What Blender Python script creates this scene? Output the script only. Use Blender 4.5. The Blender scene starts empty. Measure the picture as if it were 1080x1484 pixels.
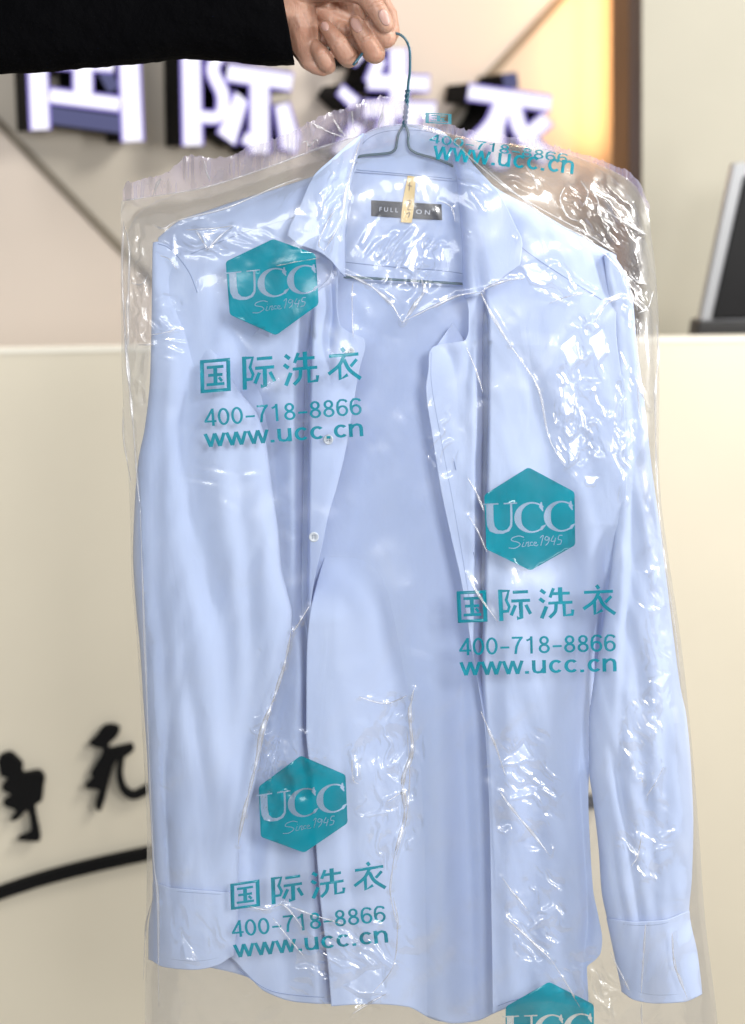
import bpy, bmesh, math, random
import numpy as np
from mathutils import Vector, Matrix
from mathutils.bvhtree import BVHTree
from mathutils.geometry import delaunay_2d_cdt

rnd = random.Random(7)
S = bpy.context.scene
COL = S.collection
F = 2154.0          # focal length in photo pixels
H = 1.55            # camera height
PX = 1.4 / F        # metres per photo pixel at the shirt

def W(px, py, y):
    return ((px - 540.0) * y / F, y, H - (py - 250.0) * y / F)

# ------------------------------------------------------------------ helpers
def tag(o, label=None, cat=None, group=None, kind=None):
    if label: o['label'] = label
    if cat: o['category'] = cat
    if group: o['group'] = group
    if kind: o['kind'] = kind
    return o

def empty(name, loc=(0, 0, 0)):
    o = bpy.data.objects.new(name, None)
    o.location = loc
    o.empty_display_size = 0.05
    COL.objects.link(o)
    return o

def link(name, me, mat, parent=None, smooth=True):
    o = bpy.data.objects.new(name, me)
    COL.objects.link(o)
    if mat: me.materials.append(mat)
    if smooth:
        me.polygons.foreach_set('use_smooth', [True] * len(me.polygons))
    if parent:
        o.parent = parent
        o.matrix_parent_inverse = Matrix.Translation(-Vector(parent.location)) if parent.type == 'EMPTY' else Matrix.Identity(4)
    return o

def mesh(name, verts, faces, mat, parent=None, smooth=True):
    me = bpy.data.meshes.new(name)
    me.from_pydata([tuple(map(float, v)) for v in verts], [], [tuple(map(int, f)) for f in faces])
    me.update()
    return link(name, me, mat, parent, smooth)

def solidify(o, t, off=1.0):
    m = o.modifiers.new('thickness', 'SOLIDIFY')
    m.thickness = t; m.offset = off
    return o

def pchip(xs, ys):
    xs = np.array(xs, float); ys = np.array(ys, float)
    o = np.argsort(xs); xs = xs[o]; ys = ys[o]
    h = np.diff(xs); d = np.diff(ys) / h
    m = np.zeros_like(xs)
    if len(xs) > 2:
        for i in range(1, len(xs) - 1):
            if d[i-1] * d[i] > 0:
                w1 = 2*h[i] + h[i-1]; w2 = h[i] + 2*h[i-1]
                m[i] = (w1 + w2) / (w1/d[i-1] + w2/d[i])
    m[0] = d[0]; m[-1] = d[-1]
    def f(x):
        x = np.clip(np.asarray(x, float), xs[0], xs[-1])
        i = np.clip(np.searchsorted(xs, x, side='right') - 1, 0, len(xs) - 2)
        t = (x - xs[i]) / h[i]
        return ((2*t**3 - 3*t**2 + 1)*ys[i] + (t**3 - 2*t**2 + t)*h[i]*m[i]
                + (-2*t**3 + 3*t**2)*ys[i+1] + (t**3 - t**2)*h[i]*m[i+1])
    return f

def EY(pts):      # edge x as a function of y from (x, y) points
    return pchip([p[1] for p in pts], [p[0] for p in pts])
def EX(pts):      # edge y as a function of x
    return pchip([p[0] for p in pts], [p[1] for p in pts])

def vnoise(x, y, seed):
    r = np.random.RandomState(seed)
    tab = r.rand(64, 64) * 2 - 1
    x = np.asarray(x, float); y = np.asarray(y, float)
    xi = np.floor(x).astype(int); yi = np.floor(y).astype(int)
    fx = x - xi; fy = y - yi
    fx = fx*fx*fx*(fx*(fx*6-15)+10); fy = fy*fy*fy*(fy*(fy*6-15)+10)
    a = tab[yi % 64, xi % 64]; b = tab[yi % 64, (xi+1) % 64]
    c = tab[(yi+1) % 64, xi % 64]; d = tab[(yi+1) % 64, (xi+1) % 64]
    return (a*(1-fx) + b*fx)*(1-fy) + (c*(1-fx) + d*fx)*fy

def fold(X, Y, pts, wl, wr, p=2.0):
    """valley (positive = away from the camera) along a line running down the cloth: pts (x, y, mm)"""
    ys = [q[1] for q in pts]
    xc = pchip(ys, [q[0] for q in pts])(Y)
    a = np.interp(Y, [ys[0]-50]+ys+[ys[-1]+80], [0]+[q[2] for q in pts]+[0], left=0, right=0)
    s = X - xc
    w = np.where(s < 0, wl, wr)
    return a * 1e-3 * np.exp(-np.abs(s / w) ** p)

def grid_faces(nu, nv, closed=False):
    fs = []
    for j in range(nv - 1):
        for i in range(nu if closed else nu - 1):
            i2 = (i + 1) % nu
            fs.append((j*nu+i, j*nu+i2, (j+1)*nu+i2, (j+1)*nu+i))
    return fs

def patch_xy(L, R, T, B, nu, nv, U=None):
    u = np.linspace(0, 1, nu) if U is None else U
    v = np.linspace(0, 1, nv)
    U, V = np.meshgrid(u, v)
    ymid = 0.5
    Y = V * 1000 + 300
    X = L(Y) + (R(Y) - L(Y)) * U
    for _ in range(90):
        X = 0.72*X + 0.28*(L(Y) + (R(Y) - L(Y)) * U)
        Y = T(X) + (B(X) - T(X)) * V
    return X, Y, U, V

def patch(name, L, R, T, B, depth, step, mat, parent, thick=0.0006, fine=False):
    w = 0; 
    for yy in np.linspace(0, 1500, 40): w = max(w, float(R(yy) - L(yy)))
    hgt = 0
    for xx in np.linspace(0, 1080, 40): hgt = max(hgt, float(B(xx) - T(xx)))
    nu = max(6, int(w/(step if not fine else 1.1))); nv = max(6, int(hgt/step))
    X, Y, U, V = patch_xy(L, R, T, B, nu, nv)
    D = depth(X, Y, U, V)
    P = np.stack([(X-540)*D/F, D, H-(Y-250)*D/F], -1).reshape(-1, 3)
    o = mesh(name, P, grid_faces(nu, nv), mat, parent)
    if thick: solidify(o, thick, -1.0 if name != 'x' else 1)
    return o

def smoothline(pts, n=8):
    """Catmull-Rom through the points"""
    P = [np.array(p, float) for p in pts]
    if len(P) < 3: 
        return [P[0] + (P[1]-P[0])*t for t in np.linspace(0, 1, n+1)]
    P = [2*P[0]-P[1]] + P + [2*P[-1]-P[-2]]
    out = []
    for i in range(1, len(P)-2):
        for k in range(n):
            t = k/n
            out.append(0.5*((2*P[i]) + (-P[i-1]+P[i+1])*t + (2*P[i-1]-5*P[i]+4*P[i+1]-P[i+2])*t*t + (-P[i-1]+3*P[i]-3*P[i+1]+P[i+2])*t**3))
    out.append(P[-2])
    return out

def tube(name, pts, rad, mat, parent=None, ns=8):
    """pts world points; rad number or list"""
    P = [Vector(p) for p in pts]
    n = len(P)
    rr = rad if hasattr(rad, '__len__') else [rad]*n
    vs = []; fs = []
    up = Vector((0, -1, 0)); prev = None
    for i in range(n):
        t = (P[min(i+1, n-1)] - P[max(i-1, 0)]).normalized()
        if prev is None:
            a = t.orthogonal().normalized()
        else:
            a = (prev - t*prev.dot(t)).normalized()
        prev = a
        b = t.cross(a)
        for k in range(ns):
            an = 2*math.pi*k/ns
            vs.append(P[i] + (a*math.cos(an) + b*math.sin(an))*rr[i])
    for i in range(n-1):
        for k in range(ns):
            k2 = (k+1) % ns
            fs.append((i*ns+k, i*ns+k2, (i+1)*ns+k2, (i+1)*ns+k))
    fs.append(tuple(range(ns))[::-1]); fs.append(tuple((n-1)*ns+k for k in range(ns)))
    return mesh(name, vs, fs, mat, parent)

# ------------------------------------------------------------------ materials
def newmat(name):
    m = bpy.data.materials.new(name); m.use_nodes = True
    nt = m.node_tree
    for n in list(nt.nodes): nt.nodes.remove(n)
    out = nt.nodes.new('ShaderNodeOutputMaterial')
    return m, nt, out

def principled(name, col, rough=0.6, metal=0.0, spec=0.5, var=0.0, vscale=8, bump=0.0, bscale=200, bdist=0.001, sheen=0, stretch=None, sub=0.0, subr=(1, .3, .15), subs=0.004, coat=0):
    m, nt, out = newmat(name)
    p = nt.nodes.new('ShaderNodeBsdfPrincipled')
    p.inputs['Base Color'].default_value = (*col, 1)
    p.inputs['Roughness'].default_value = rough
    p.inputs['Metallic'].default_value = metal
    p.inputs['Specular IOR Level'].default_value = spec
    p.inputs['Sheen Weight'].default_value = sheen
    p.inputs['Coat Weight'].default_value = coat
    if sub:
        p.inputs['Subsurface Weight'].default_value = sub
        p.inputs['Subsurface Radius'].default_value = subr
        p.inputs['Subsurface Scale'].default_value = subs
    nt.links.new(p.outputs[0], out.inputs[0])
    tc = nt.nodes.new('ShaderNodeTexCoord')
    mp = nt.nodes.new('ShaderNodeMapping')
    nt.links.new(tc.outputs['Object'], mp.inputs[0])
    if stretch: mp.inputs['Scale'].default_value = stretch
    if var:
        n = nt.nodes.new('ShaderNodeTexNoise'); n.inputs['Scale'].default_value = vscale; n.inputs['Detail'].default_value = 6
        nt.links.new(mp.outputs[0], n.inputs['Vector'])
        r = nt.nodes.new('ShaderNodeValToRGB')
        r.color_ramp.elements[0].position = 0.3; r.color_ramp.elements[1].position = 0.7
        r.color_ramp.elements[0].color = (*[c*(1-var) for c in col], 1)
        r.color_ramp.elements[1].color = (*[min(1, c*(1+var)) for c in col], 1)
        nt.links.new(n.outputs[0], r.inputs[0]); nt.links.new(r.outputs[0], p.inputs['Base Color'])
    if bump:
        n = nt.nodes.new('ShaderNodeTexNoise'); n.inputs['Scale'].default_value = bscale; n.inputs['Detail'].default_value = 5
        nt.links.new(mp.outputs[0], n.inputs['Vector'])
        b = nt.nodes.new('ShaderNodeBump'); b.inputs['Strength'].default_value = bump; b.inputs['Distance'].default_value = bdist
        nt.links.new(n.outputs[0], b.inputs['Height']); nt.links.new(b.outputs[0], p.inputs['Normal'])
    return m

def emitter(name, col, st):
    m, nt, out = newmat(name)
    e = nt.nodes.new('ShaderNodeEmission'); e.inputs[0].default_value = (*col, 1); e.inputs[1].default_value = st
    nt.links.new(e.outputs[0], out.inputs[0])
    return m

def cloth_mat():
    m, nt, out = newmat('light_blue_cotton')
    N = nt.nodes.new; Lk = nt.links.new
    tc = N('ShaderNodeTexCoord')
    p = N('ShaderNodeBsdfPrincipled')
    p.inputs['Roughness'].default_value = 0.85
    p.inputs['Specular IOR Level'].default_value = 0.25
    p.inputs['Sheen Weight'].default_value = 0.15
    tr = N('ShaderNodeBsdfTranslucent'); tr.inputs[0].default_value = (0.34, 0.50, 0.95, 1)
    mix = N('ShaderNodeMixShader'); mix.inputs[0].default_value = 0.22
    n = N('ShaderNodeTexNoise'); n.inputs['Scale'].default_value = 5; n.inputs['Detail'].default_value = 4
    r = N('ShaderNodeValToRGB')
    r.color_ramp.elements[0].position = 0.35; r.color_ramp.elements[1].position = 0.65
    r.color_ramp.elements[0].color = (0.52, 0.63, 0.85, 1)
    r.color_ramp.elements[1].color = (0.57, 0.675, 0.875, 1)
    Lk(tc.outputs['Object'], n.inputs['Vector']); Lk(n.outputs[0], r.inputs[0]); Lk(r.outputs[0], p.inputs['Base Color'])
    # soft creases running down the cloth, and the weave
    mp = N('ShaderNodeMapping'); mp.inputs['Scale'].default_value = (20, 10, 8); mp.inputs['Rotation'].default_value = (0, 0.25, 0)
    n2 = N('ShaderNodeTexNoise'); n2.inputs['Scale'].default_value = 1; n2.inputs['Detail'].default_value = 5; n2.inputs['Distortion'].default_value = 1.2
    Lk(tc.outputs['Object'], mp.inputs[0]); Lk(mp.outputs[0], n2.inputs['Vector'])
    b1 = N('ShaderNodeBump'); b1.inputs['Strength'].default_value = 0.28; b1.inputs['Distance'].default_value = 0.006
    Lk(n2.outputs[0], b1.inputs['Height'])
    mpc = N('ShaderNodeMapping'); mpc.inputs['Scale'].default_value = (15, 9, 6); mpc.inputs['Rotation'].default_value = (0, -0.5, 0)
    nc = N('ShaderNodeTexNoise'); nc.noise_type = 'RIDGED_MULTIFRACTAL'; nc.inputs['Scale'].default_value = 1; nc.inputs['Detail'].default_value = 3; nc.inputs['Distortion'].default_value = 0.6
    Lk(tc.outputs['Object'], mpc.inputs[0]); Lk(mpc.outputs[0], nc.inputs['Vector'])
    bc = N('ShaderNodeBump'); bc.inputs['Strength'].default_value = 0.3; bc.inputs['Distance'].default_value = 0.0022
    Lk(nc.outputs[0], bc.inputs['Height']); Lk(b1.outputs[0], bc.inputs['Normal']); b1 = bc
    n3 = N('ShaderNodeTexNoise'); n3.inputs['Scale'].default_value = 900; n3.inputs['Detail'].default_value = 2
    Lk(tc.outputs['Object'], n3.inputs['Vector'])
    b2 = N('ShaderNodeBump'); b2.inputs['Strength'].default_value = 0.25; b2.inputs['Distance'].default_value = 0.0004
    Lk(n3.outputs[0], b2.inputs['Height']); Lk(b1.outputs[0], b2.inputs['Normal'])
    Lk(b2.outputs[0], p.inputs['Normal'])
    Lk(p.outputs[0], mix.inputs[1]); Lk(tr.outputs[0], mix.inputs[2]); Lk(mix.outputs[0], out.inputs[0])
    return m

def film_bump(nt, strength=0.35):
    N = nt.nodes.new; Lk = nt.links.new
    tc = N('ShaderNodeTexCoord')
    mp = N('ShaderNodeMapping'); mp.inputs['Scale'].default_value = (1, 1, 0.55)
    Lk(tc.outputs['Object'], mp.inputs[0])
    n = N('ShaderNodeTexNoise'); n.inputs['Scale'].default_value = 26; n.inputs['Detail'].default_value = 3; n.inputs['Distortion'].default_value = 1.5
    Lk(mp.outputs[0], n.inputs['Vector'])
    b = N('ShaderNodeBump'); b.inputs['Strength'].default_value = strength; b.inputs['Distance'].default_value = 0.004
    Lk(n.outputs[0], b.inputs['Height'])
    return b

def film_mat(name, milky=0.05, gloss=1.6, rough=0.11, bump=0.35, tint=(0.93, 0.94, 1.0), cap=0.26):
    m, nt, out = newmat(name)
    N = nt.nodes.new; Lk = nt.links.new
    b = film_bump(nt, bump)
    t = N('ShaderNodeBsdfTransparent'); t.inputs[0].default_value = (0.985, 0.985, 0.99, 1)
    d = N('ShaderNodeBsdfDiffuse'); d.inputs[0].default_value = (*tint, 1)
    tl = N('ShaderNodeBsdfTranslucent'); tl.inputs[0].default_value = (*tint, 1)
    md = N('ShaderNodeMixShader'); md.inputs[0].default_value = 0.4
    Lk(d.outputs[0], md.inputs[1]); Lk(tl.outputs[0], md.inputs[2])
    m1 = N('ShaderNodeMixShader'); m1.inputs[0].default_value = milky
    Lk(t.outputs[0], m1.inputs[1]); Lk(md.outputs[0], m1.inputs[2])
    g = N('ShaderNodeBsdfGlossy'); g.inputs['Roughness'].default_value = rough
    Lk(b.outputs[0], g.inputs['Normal'])
    g0 = g; gw = N('ShaderNodeBsdfGlossy'); gw.inputs['Roughness'].default_value = rough*3.4; Lk(b.outputs[0], gw.inputs['Normal'])
    g = N('ShaderNodeMixShader'); g.inputs[0].default_value = 0.5; Lk(g0.outputs[0], g.inputs[1]); Lk(gw.outputs[0], g.inputs[2])
    fr = N('ShaderNodeFresnel'); fr.inputs[0].default_value = 1.5
    Lk(b.outputs[0], fr.inputs['Normal'])
    mu = N('ShaderNodeMath'); mu.operation = 'MULTIPLY'; mu.inputs[1].default_value = gloss; mu.use_clamp = True
    mn = N('ShaderNodeMath'); mn.operation = 'MINIMUM'; mn.inputs[1].default_value = cap
    Lk(fr.outputs[0], mu.inputs[0]); Lk(mu.outputs[0], mn.inputs[0])
    m2 = N('ShaderNodeMixShader')
    Lk(mn.outputs[0], m2.inputs[0]); Lk(m1.outputs[0], m2.inputs[1]); Lk(g.outputs[0], m2.inputs[2])
    Lk(m2.outputs[0], out.inputs[0])
    return m

def ink_mat(name, col, alpha=0.93):
    m, nt, out = newmat(name)
    N = nt.nodes.new; Lk = nt.links.new
    b = film_bump(nt, 0.35)
    p = N('ShaderNodeBsdfPrincipled')
    p.inputs['Roughness'].default_value = 0.22
    tc = N('ShaderNodeTexCoord'); n = N('ShaderNodeTexNoise'); n.inputs['Scale'].default_value = 30
    r = N('ShaderNodeValToRGB')
    r.color_ramp.elements[0].position = .35; r.color_ramp.elements[1].position = .65
    r.color_ramp.elements[0].color = (*[c*.86 for c in col], 1); r.color_ramp.elements[1].color = (*[c*1.1 for c in col], 1)
    Lk(tc.outputs['Object'], n.inputs['Vector']); Lk(n.outputs[0], r.inputs[0]); Lk(r.outputs[0], p.inputs['Base Color'])
    p.inputs['Alpha'].default_value = alpha
    Lk(b.outputs[0], p.inputs['Normal'])
    Lk(p.outputs[0], out.inputs[0])
    return m

M = dict(
    cloth=cloth_mat(),
    thread=principled('blue_thread', (0.20, 0.27, 0.47), 0.8),
    button=principled('pearl_button', (0.60, 0.65, 0.70), 0.25, spec=0.6, var=0.08, vscale=300),
    hole=principled('button_hole_dark', (0.16, 0.19, 0.26), 0.8),
    label=principled('woven_label', (0.006, 0.008, 0.016), 0.7, bump=0.3, bscale=1500, bdist=0.0003),
    label_ink=principled('label_letters', (0.55, 0.58, 0.65), 0.7),
    tagp=principled('yellow_paper', (0.72, 0.52, 0.20), 0.75, var=0.08, vscale=60),
    tagink=principled('tag_ink', (0.22, 0.15, 0.07), 0.8),
    wire=principled('blue_green_coated_wire', (0.02, 0.085, 0.125), 0.3, spec=0.6, var=0.2, vscale=80),
    film=film_mat('clear_film', 0.05, 1.9, bump=0.2),
    film_back=film_mat('clear_film_back', 0.05, 0.8, 0.2),
    fringe=film_mat('sealed_film_edge', 0.26, 1.6, 0.15, 0.6, (0.80, 0.70, 1.0)),  # violet light scattered from the sign is put into this tint
    crease=film_mat('crease_glint_film', 0.16, 4.0, 0.22, 0.3, (0.97, 0.97, 1.0), 0.6),  # milky, extra glossy film for the added glint strips
    ink=ink_mat('teal_ink', (0.0, 0.205, 0.275)),
    inkpale=film_mat('unprinted_letter_film', 0.26, 1.4, 0.2, 0.3, (0.40, 0.66, 0.80)),
    skin=None,
    black_knit=principled('black_knit', (0.002, 0.002, 0.0025), 0.95, spec=0.03, bump=0.8, bscale=120, bdist=0.004),
    wall=principled('beige_wall_paint', (0.46, 0.42, 0.36), 0.55, var=0.05, vscale=1.5, bump=0.15, bscale=40),
    wall2=principled('pinkish_beige_wall_paint', (0.55, 0.485, 0.43), 0.55, var=0.04, vscale=1.5, bump=0.15, bscale=40),
    groove=principled('brown_joint', (0.17, 0.145, 0.11), 0.6, var=0.15, vscale=5),
    wood=principled('brown_wood', (0.22, 0.11, 0.045), 0.45, var=0.3, vscale=3, stretch=(6, 6, 0.5)),
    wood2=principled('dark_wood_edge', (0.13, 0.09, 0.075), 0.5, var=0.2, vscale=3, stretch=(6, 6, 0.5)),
    olive=principled('olive_grey_wall_paint', (0.45, 0.43, 0.36), 0.6, var=0.06, vscale=2, bump=0.15, bscale=40),
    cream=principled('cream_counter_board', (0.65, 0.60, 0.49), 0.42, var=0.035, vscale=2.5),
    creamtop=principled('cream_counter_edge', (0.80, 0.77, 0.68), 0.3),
    lacquer=principled('black_lacquer', (0.004, 0.004, 0.0045), 0.7, spec=0.15, var=0.2),
    sign_face=emitter('lit_white_acrylic', (0.95, 0.93, 1.0), 1.2),
    sign_rim=emitter('violet_halo_glow', (0.42, 0.35, 0.92), 0.95),  # violet halo of the lit letters, put in as a glowing colour
    sign_dim=emitter('dim_violet_acrylic', (0.25, 0.26, 0.52), 0.45),
    silver=principled('silver_plastic', (0.34, 0.35, 0.37), 0.35, metal=0.3),
    screen=principled('black_glass_screen', (0.006, 0.006, 0.007), 0.4, spec=0.2, var=0.2),
    blackplastic=principled('black_plastic', (0.01, 0.01, 0.011), 0.45, bump=0.1),
    floor=principled('grey_floor_tiles', (0.35, 0.33, 0.30), 0.35, var=0.1, vscale=2),
    nail=principled('fingernail', (0.47, 0.28, 0.24), 0.35, spec=0.4, sub=0.2),
)
def skin_mat():
    m, nt, out = newmat('skin')
    N = nt.nodes.new; Lk = nt.links.new
    tc = N('ShaderNodeTexCoord')
    p = N('ShaderNodeBsdfPrincipled'); p.inputs['Roughness'].default_value = 0.48
    p.inputs['Subsurface Weight'].default_value = 0.35
    p.inputs['Subsurface Radius'].default_value = (1, .35, .2); p.inputs['Subsurface Scale'].default_value = 0.003
    n = N('ShaderNodeTexNoise'); n.inputs['Scale'].default_value = 45; n.inputs['Detail'].default_value = 6
    r = N('ShaderNodeValToRGB')
    r.color_ramp.elements[0].position = .3; r.color_ramp.elements[1].position = .7
    r.color_ramp.elements[0].color = (0.33, 0.165, 0.11, 1); r.color_ramp.elements[1].color = (0.43, 0.25, 0.18, 1)
    Lk(tc.outputs['Object'], n.inputs['Vector']); Lk(n.outputs[0], r.inputs[0]); Lk(r.outputs[0], p.inputs['Base Color'])
    mp = N('ShaderNodeMapping'); mp.inputs['Scale'].default_value = (1.3, 1, 0.5); mp.inputs['Rotation'].default_value = (0, 0.7, 0)
    Lk(tc.outputs['Object'], mp.inputs[0])
    v = N('ShaderNodeTexVoronoi'); v.inputs['Scale'].default_value = 420; v.feature = 'DISTANCE_TO_EDGE'
    Lk(mp.outputs[0], v.inputs['Vector'])
    n2 = N('ShaderNodeTexNoise'); n2.inputs['Scale'].default_value = 110; n2.inputs['Detail'].default_value = 4; n2.inputs['Distortion'].default_value = 1
    Lk(mp.outputs[0], n2.inputs['Vector'])
    b = N('ShaderNodeBump'); b.inputs['Strength'].default_value = 0.25; b.inputs['Distance'].default_value = 0.0006
    Lk(v.outputs[0], b.inputs['Height'])
    b2 = N('ShaderNodeBump'); b2.inputs['Strength'].default_value = 0.4; b2.inputs['Distance'].default_value = 0.0025
    Lk(n2.outputs[0], b2.inputs['Height']); Lk(b.outputs[0], b2.inputs['Normal'])
    Lk(b2.outputs[0], p.inputs['Normal']); Lk(p.outputs[0], out.inputs[0])
    return m
M['skin'] = skin_mat()

# ------------------------------------------------------------------ 2-D shapes
def stroke_poly(pts, w, n=6, smooth=True, w2=None):
    """outline of a thick stroke"""
    P = smoothline(pts, n) if (smooth and len(pts) > 2) else [np.array(p, float) for p in pts]
    k = len(P); w2 = w if w2 is None else w2
    Lf, Rt = [], []
    for i in range(k):
        t = P[min(i+1, k-1)] - P[max(i-1, 0)]
        t = t / (np.linalg.norm(t) + 1e-9)
        nrm = np.array([-t[1], t[0]])
        ww = (w + (w2-w)*i/(k-1)) / 2
        Lf.append(P[i] + nrm*ww); Rt.append(P[i] - nrm*ww)
    return Lf + Rt[::-1]

def area(poly):
    a = 0
    for i in range(len(poly)):
        a += poly[i][0]*poly[(i+1) % len(poly)][1] - poly[(i+1) % len(poly)][0]*poly[i][1]
    return a/2

def union_tris(polys, minus=(), grid=None):
    """triangulated union of 2-D polygons less the 'minus' ones; grid adds inner points"""
    verts, faces = [], []
    for pl in list(polys) + list(minus):
        pl = [tuple(map(float, q)) for q in pl]
        if area(pl) < 0: pl = pl[::-1]
        b = len(verts); verts += [Vector(q) for q in pl]; faces.append(list(range(b, b+len(pl))))
    if grid:
        xs = [v[0] for v in verts]; ys = [v[1] for v in verts]
        x = min(xs)
        while x < max(xs):
            y = min(ys)
            while y < max(ys):
                verts.append(Vector((x + 0.37, y + 0.21))); y += grid
            x += grid
    vo, eo, fo, ov, oe, of = delaunay_2d_cdt(verts, [], faces, 0 if grid or minus else 1, 1e-5)
    npos = len(polys)
    F2 = []
    for f, src in zip(fo, of):
        if any(s < npos for s in src) and not any(s >= npos for s in src): F2.append(tuple(f))
    used = sorted({i for f in F2 for i in f}); idx = {u: i for i, u in enumerate(used)}
    return [tuple(vo[u]) for u in used], [tuple(idx[i] for i in f) for f in F2]

def extrude_shape(name, polys, mapfn, depth_vec, mat, parent, both=True):
    """union of polygons, mapped to world by mapfn, extruded along depth_vec (closed)"""
    V, Fc = union_tris(polys)
    bm = bmesh.new()
    vs = [bm.verts.new(mapfn(*v)) for v in V]
    fs = []
    for f in Fc:
        try: fs.append(bm.faces.new([vs[i] for i in f]))
        except ValueError: pass
    r = bmesh.ops.extrude_face_region(bm, geom=fs)
    nv = [g for g in r['geom'] if isinstance(g, bmesh.types.BMVert)]
    bmesh.ops.translate(bm, vec=depth_vec, verts=nv)
    bmesh.ops.recalc_face_normals(bm, faces=bm.faces)
    me = bpy.data.meshes.new(name); bm.to_mesh(me); bm.free()
    return link(name, me, mat, parent, smooth=False)

def box_pts(name, quad, z0, z1, mat, parent=None):
    """vertical prism over a plan polygon"""
    n = len(quad)
    vs = [(x, y, z0) for x, y in quad] + [(x, y, z1) for x, y in quad]
    fs = [tuple(range(n))[::-1], tuple(range(n, 2*n))] + [(i, (i+1) % n, n+(i+1) % n, n+i) for i in range(n)]
    return mesh(name, vs, fs, mat, parent, smooth=False)

# ------------------------------------------------------------------ camera, world
cam_d = bpy.data.cameras.new('camera'); cam = bpy.data.objects.new('camera', cam_d); COL.objects.link(cam)
cam.location = (0, 0, H); cam.rotation_euler = (math.pi/2, 0, 0)
cam_d.sensor_fit = 'HORIZONTAL'; cam_d.sensor_width = 36; cam_d.lens = 36*F/1080
cam_d.shift_y = -(742-250)/1080
cam_d.clip_start = 0.05; cam_d.clip_end = 60
cam_d.dof.use_dof = True; cam_d.dof.focus_distance = 1.335; cam_d.dof.aperture_fstop = 5.4
S.camera = cam

w = bpy.data.worlds.new('World'); S.world = w; w.use_nodes = True
bg = w.node_tree.nodes['Background']; bg.inputs[0].default_value = (0.93, 0.96, 1.0, 1); bg.inputs[1].default_value = 0.22
S.view_settings.view_transform = 'Standard'; S.view_settings.look = 'None'
S.view_settings.exposure = 0.08; S.view_settings.gamma = 1
try:
    S.cycles.use_denoising = True
    S.cycles.transparent_max_bounces = 24
    S.cycles.sample_clamp_indirect = 4
except Exception: pass

def lamp(name, loc, target, size, size_y, power, col=(1, 1, 1), spread=None):
    d = bpy.data.lights.new(name, 'AREA'); d.shape = 'RECTANGLE'; d.size = size; d.size_y = size_y
    d.energy = power; d.color = col
    if spread: d.spread = math.radians(spread)
    o = bpy.data.objects.new(name, d); COL.objects.link(o); o.location = loc
    o.rotation_euler = (Vector(target) - Vector(loc)).to_track_quat('-Z', 'Y').to_euler()
    return o

KEY = (0.46, -0.55, 1.98)
lamp('added_lamp', KEY, (0.05, 1.4, 1.2), 0.36, 0.36, 28, (1, 0.985, 0.96))  # added key lamp, behind and above the camera, for light and film glints
lamp('added_lamp', (-0.45, -0.6, 1.95), (0, 1.4, 1.2), 0.9, 0.5, 15, (0.94, 0.97, 1.0))  # added front fill that lifts the inside of the shirt
lamp('added_lamp', (1.7, 0.8, 1.7), (0.1, 1.4, 1.2), 0.25, 0.9, 30, (1, 0.97, 0.93))  # added side lamp at shirt height, brings out the folds
lamp('added_lamp', (1.5, 1.6, 2.7), (1.0, 2.7, 0.9), 0.7, 0.7, 48, (1, 0.96, 0.88))  # added to brighten the right of the counter
lamp('added_lamp', (-0.9, 1.9, 3.2), (-0.5, 3.2, 1.5), 1.0, 0.6, 17, (1, 0.97, 0.93))  # added to light the back wall

# ------------------------------------------------------------------ setting
fl = mesh('floor', [(-6, -3, 0), (6, -3, 0), (6, 7, 0), (-6, 7, 0)], [(0, 1, 2, 3)], M['floor'], smooth=False)
tag(fl, kind='structure')

# back wall plane: y = WA + WS * x
WS = 0.5; X0 = -415/F*3.0
WA = 3.0 - WS*X0
wn = Vector((WS, -1, 0)).normalized()         # towards the camera side
def on_plane(px, py, a, s):
    # ray from the camera hits y = a + s*x
    dx = (px-540)/F
    y = a / (1 - s*dx)
    return Vector(W(px, py, y))
STAND = 0.125
nn = math.sqrt(1 + WS*WS)
def wall_pt(px, py, off=0.0):
    return on_plane(px, py, WA - off*nn, WS)

wall = empty('back_wall', (0, WA, 0))
tag(wall, 'beige panelled wall with diagonal dark joints behind the lit shop sign', 'wall')
xr = 1.25; xl = -2.6
def wxy(x, off=0.0): 
    p = Vector((x, WA + WS*x, 0)) + wn*off
    return (p.x, p.y)
box_pts('wall_panel', [wxy(xl), wxy(xr), wxy(xr, -0.1), wxy(xl, -0.1)], 0, 3.4, M['wall'], wall)
def wall_shape(name, polys, off, thick, mat, parent):
    return extrude_shape(name, polys, lambda a, b: wall_pt(a, b, off), -wn*thick, mat, parent)
# lower left panel in a pinker tone, stands 4 mm proud
pl = wall_shape('wall_panel', [[(-420, -240), (0, 182), (176, 364), (520, 720), (520, 900), (-420, 900)]], 0.004, 0.003, M['wall2'], wall)
pl2 = wall_shape('wall_panel', [[(812, -60), (812, 6), (652, 176), (420, 424), (420, 0), (480, -60)]], 0.004, 0.003, M['wall2'], wall)
wall_shape('wall_joint', [stroke_poly([(-420, -248), (0, 178), (176, 360), (520, 716)], 11, smooth=False)], 0.010, 0.005, M['groove'], wall)
wall_shape('wall_joint', [stroke_poly([(880, -70), (808, 4), (652, 172), (420, 424)], 12, smooth=False)], 0.010, 0.005, M['groove'], wall)

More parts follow.
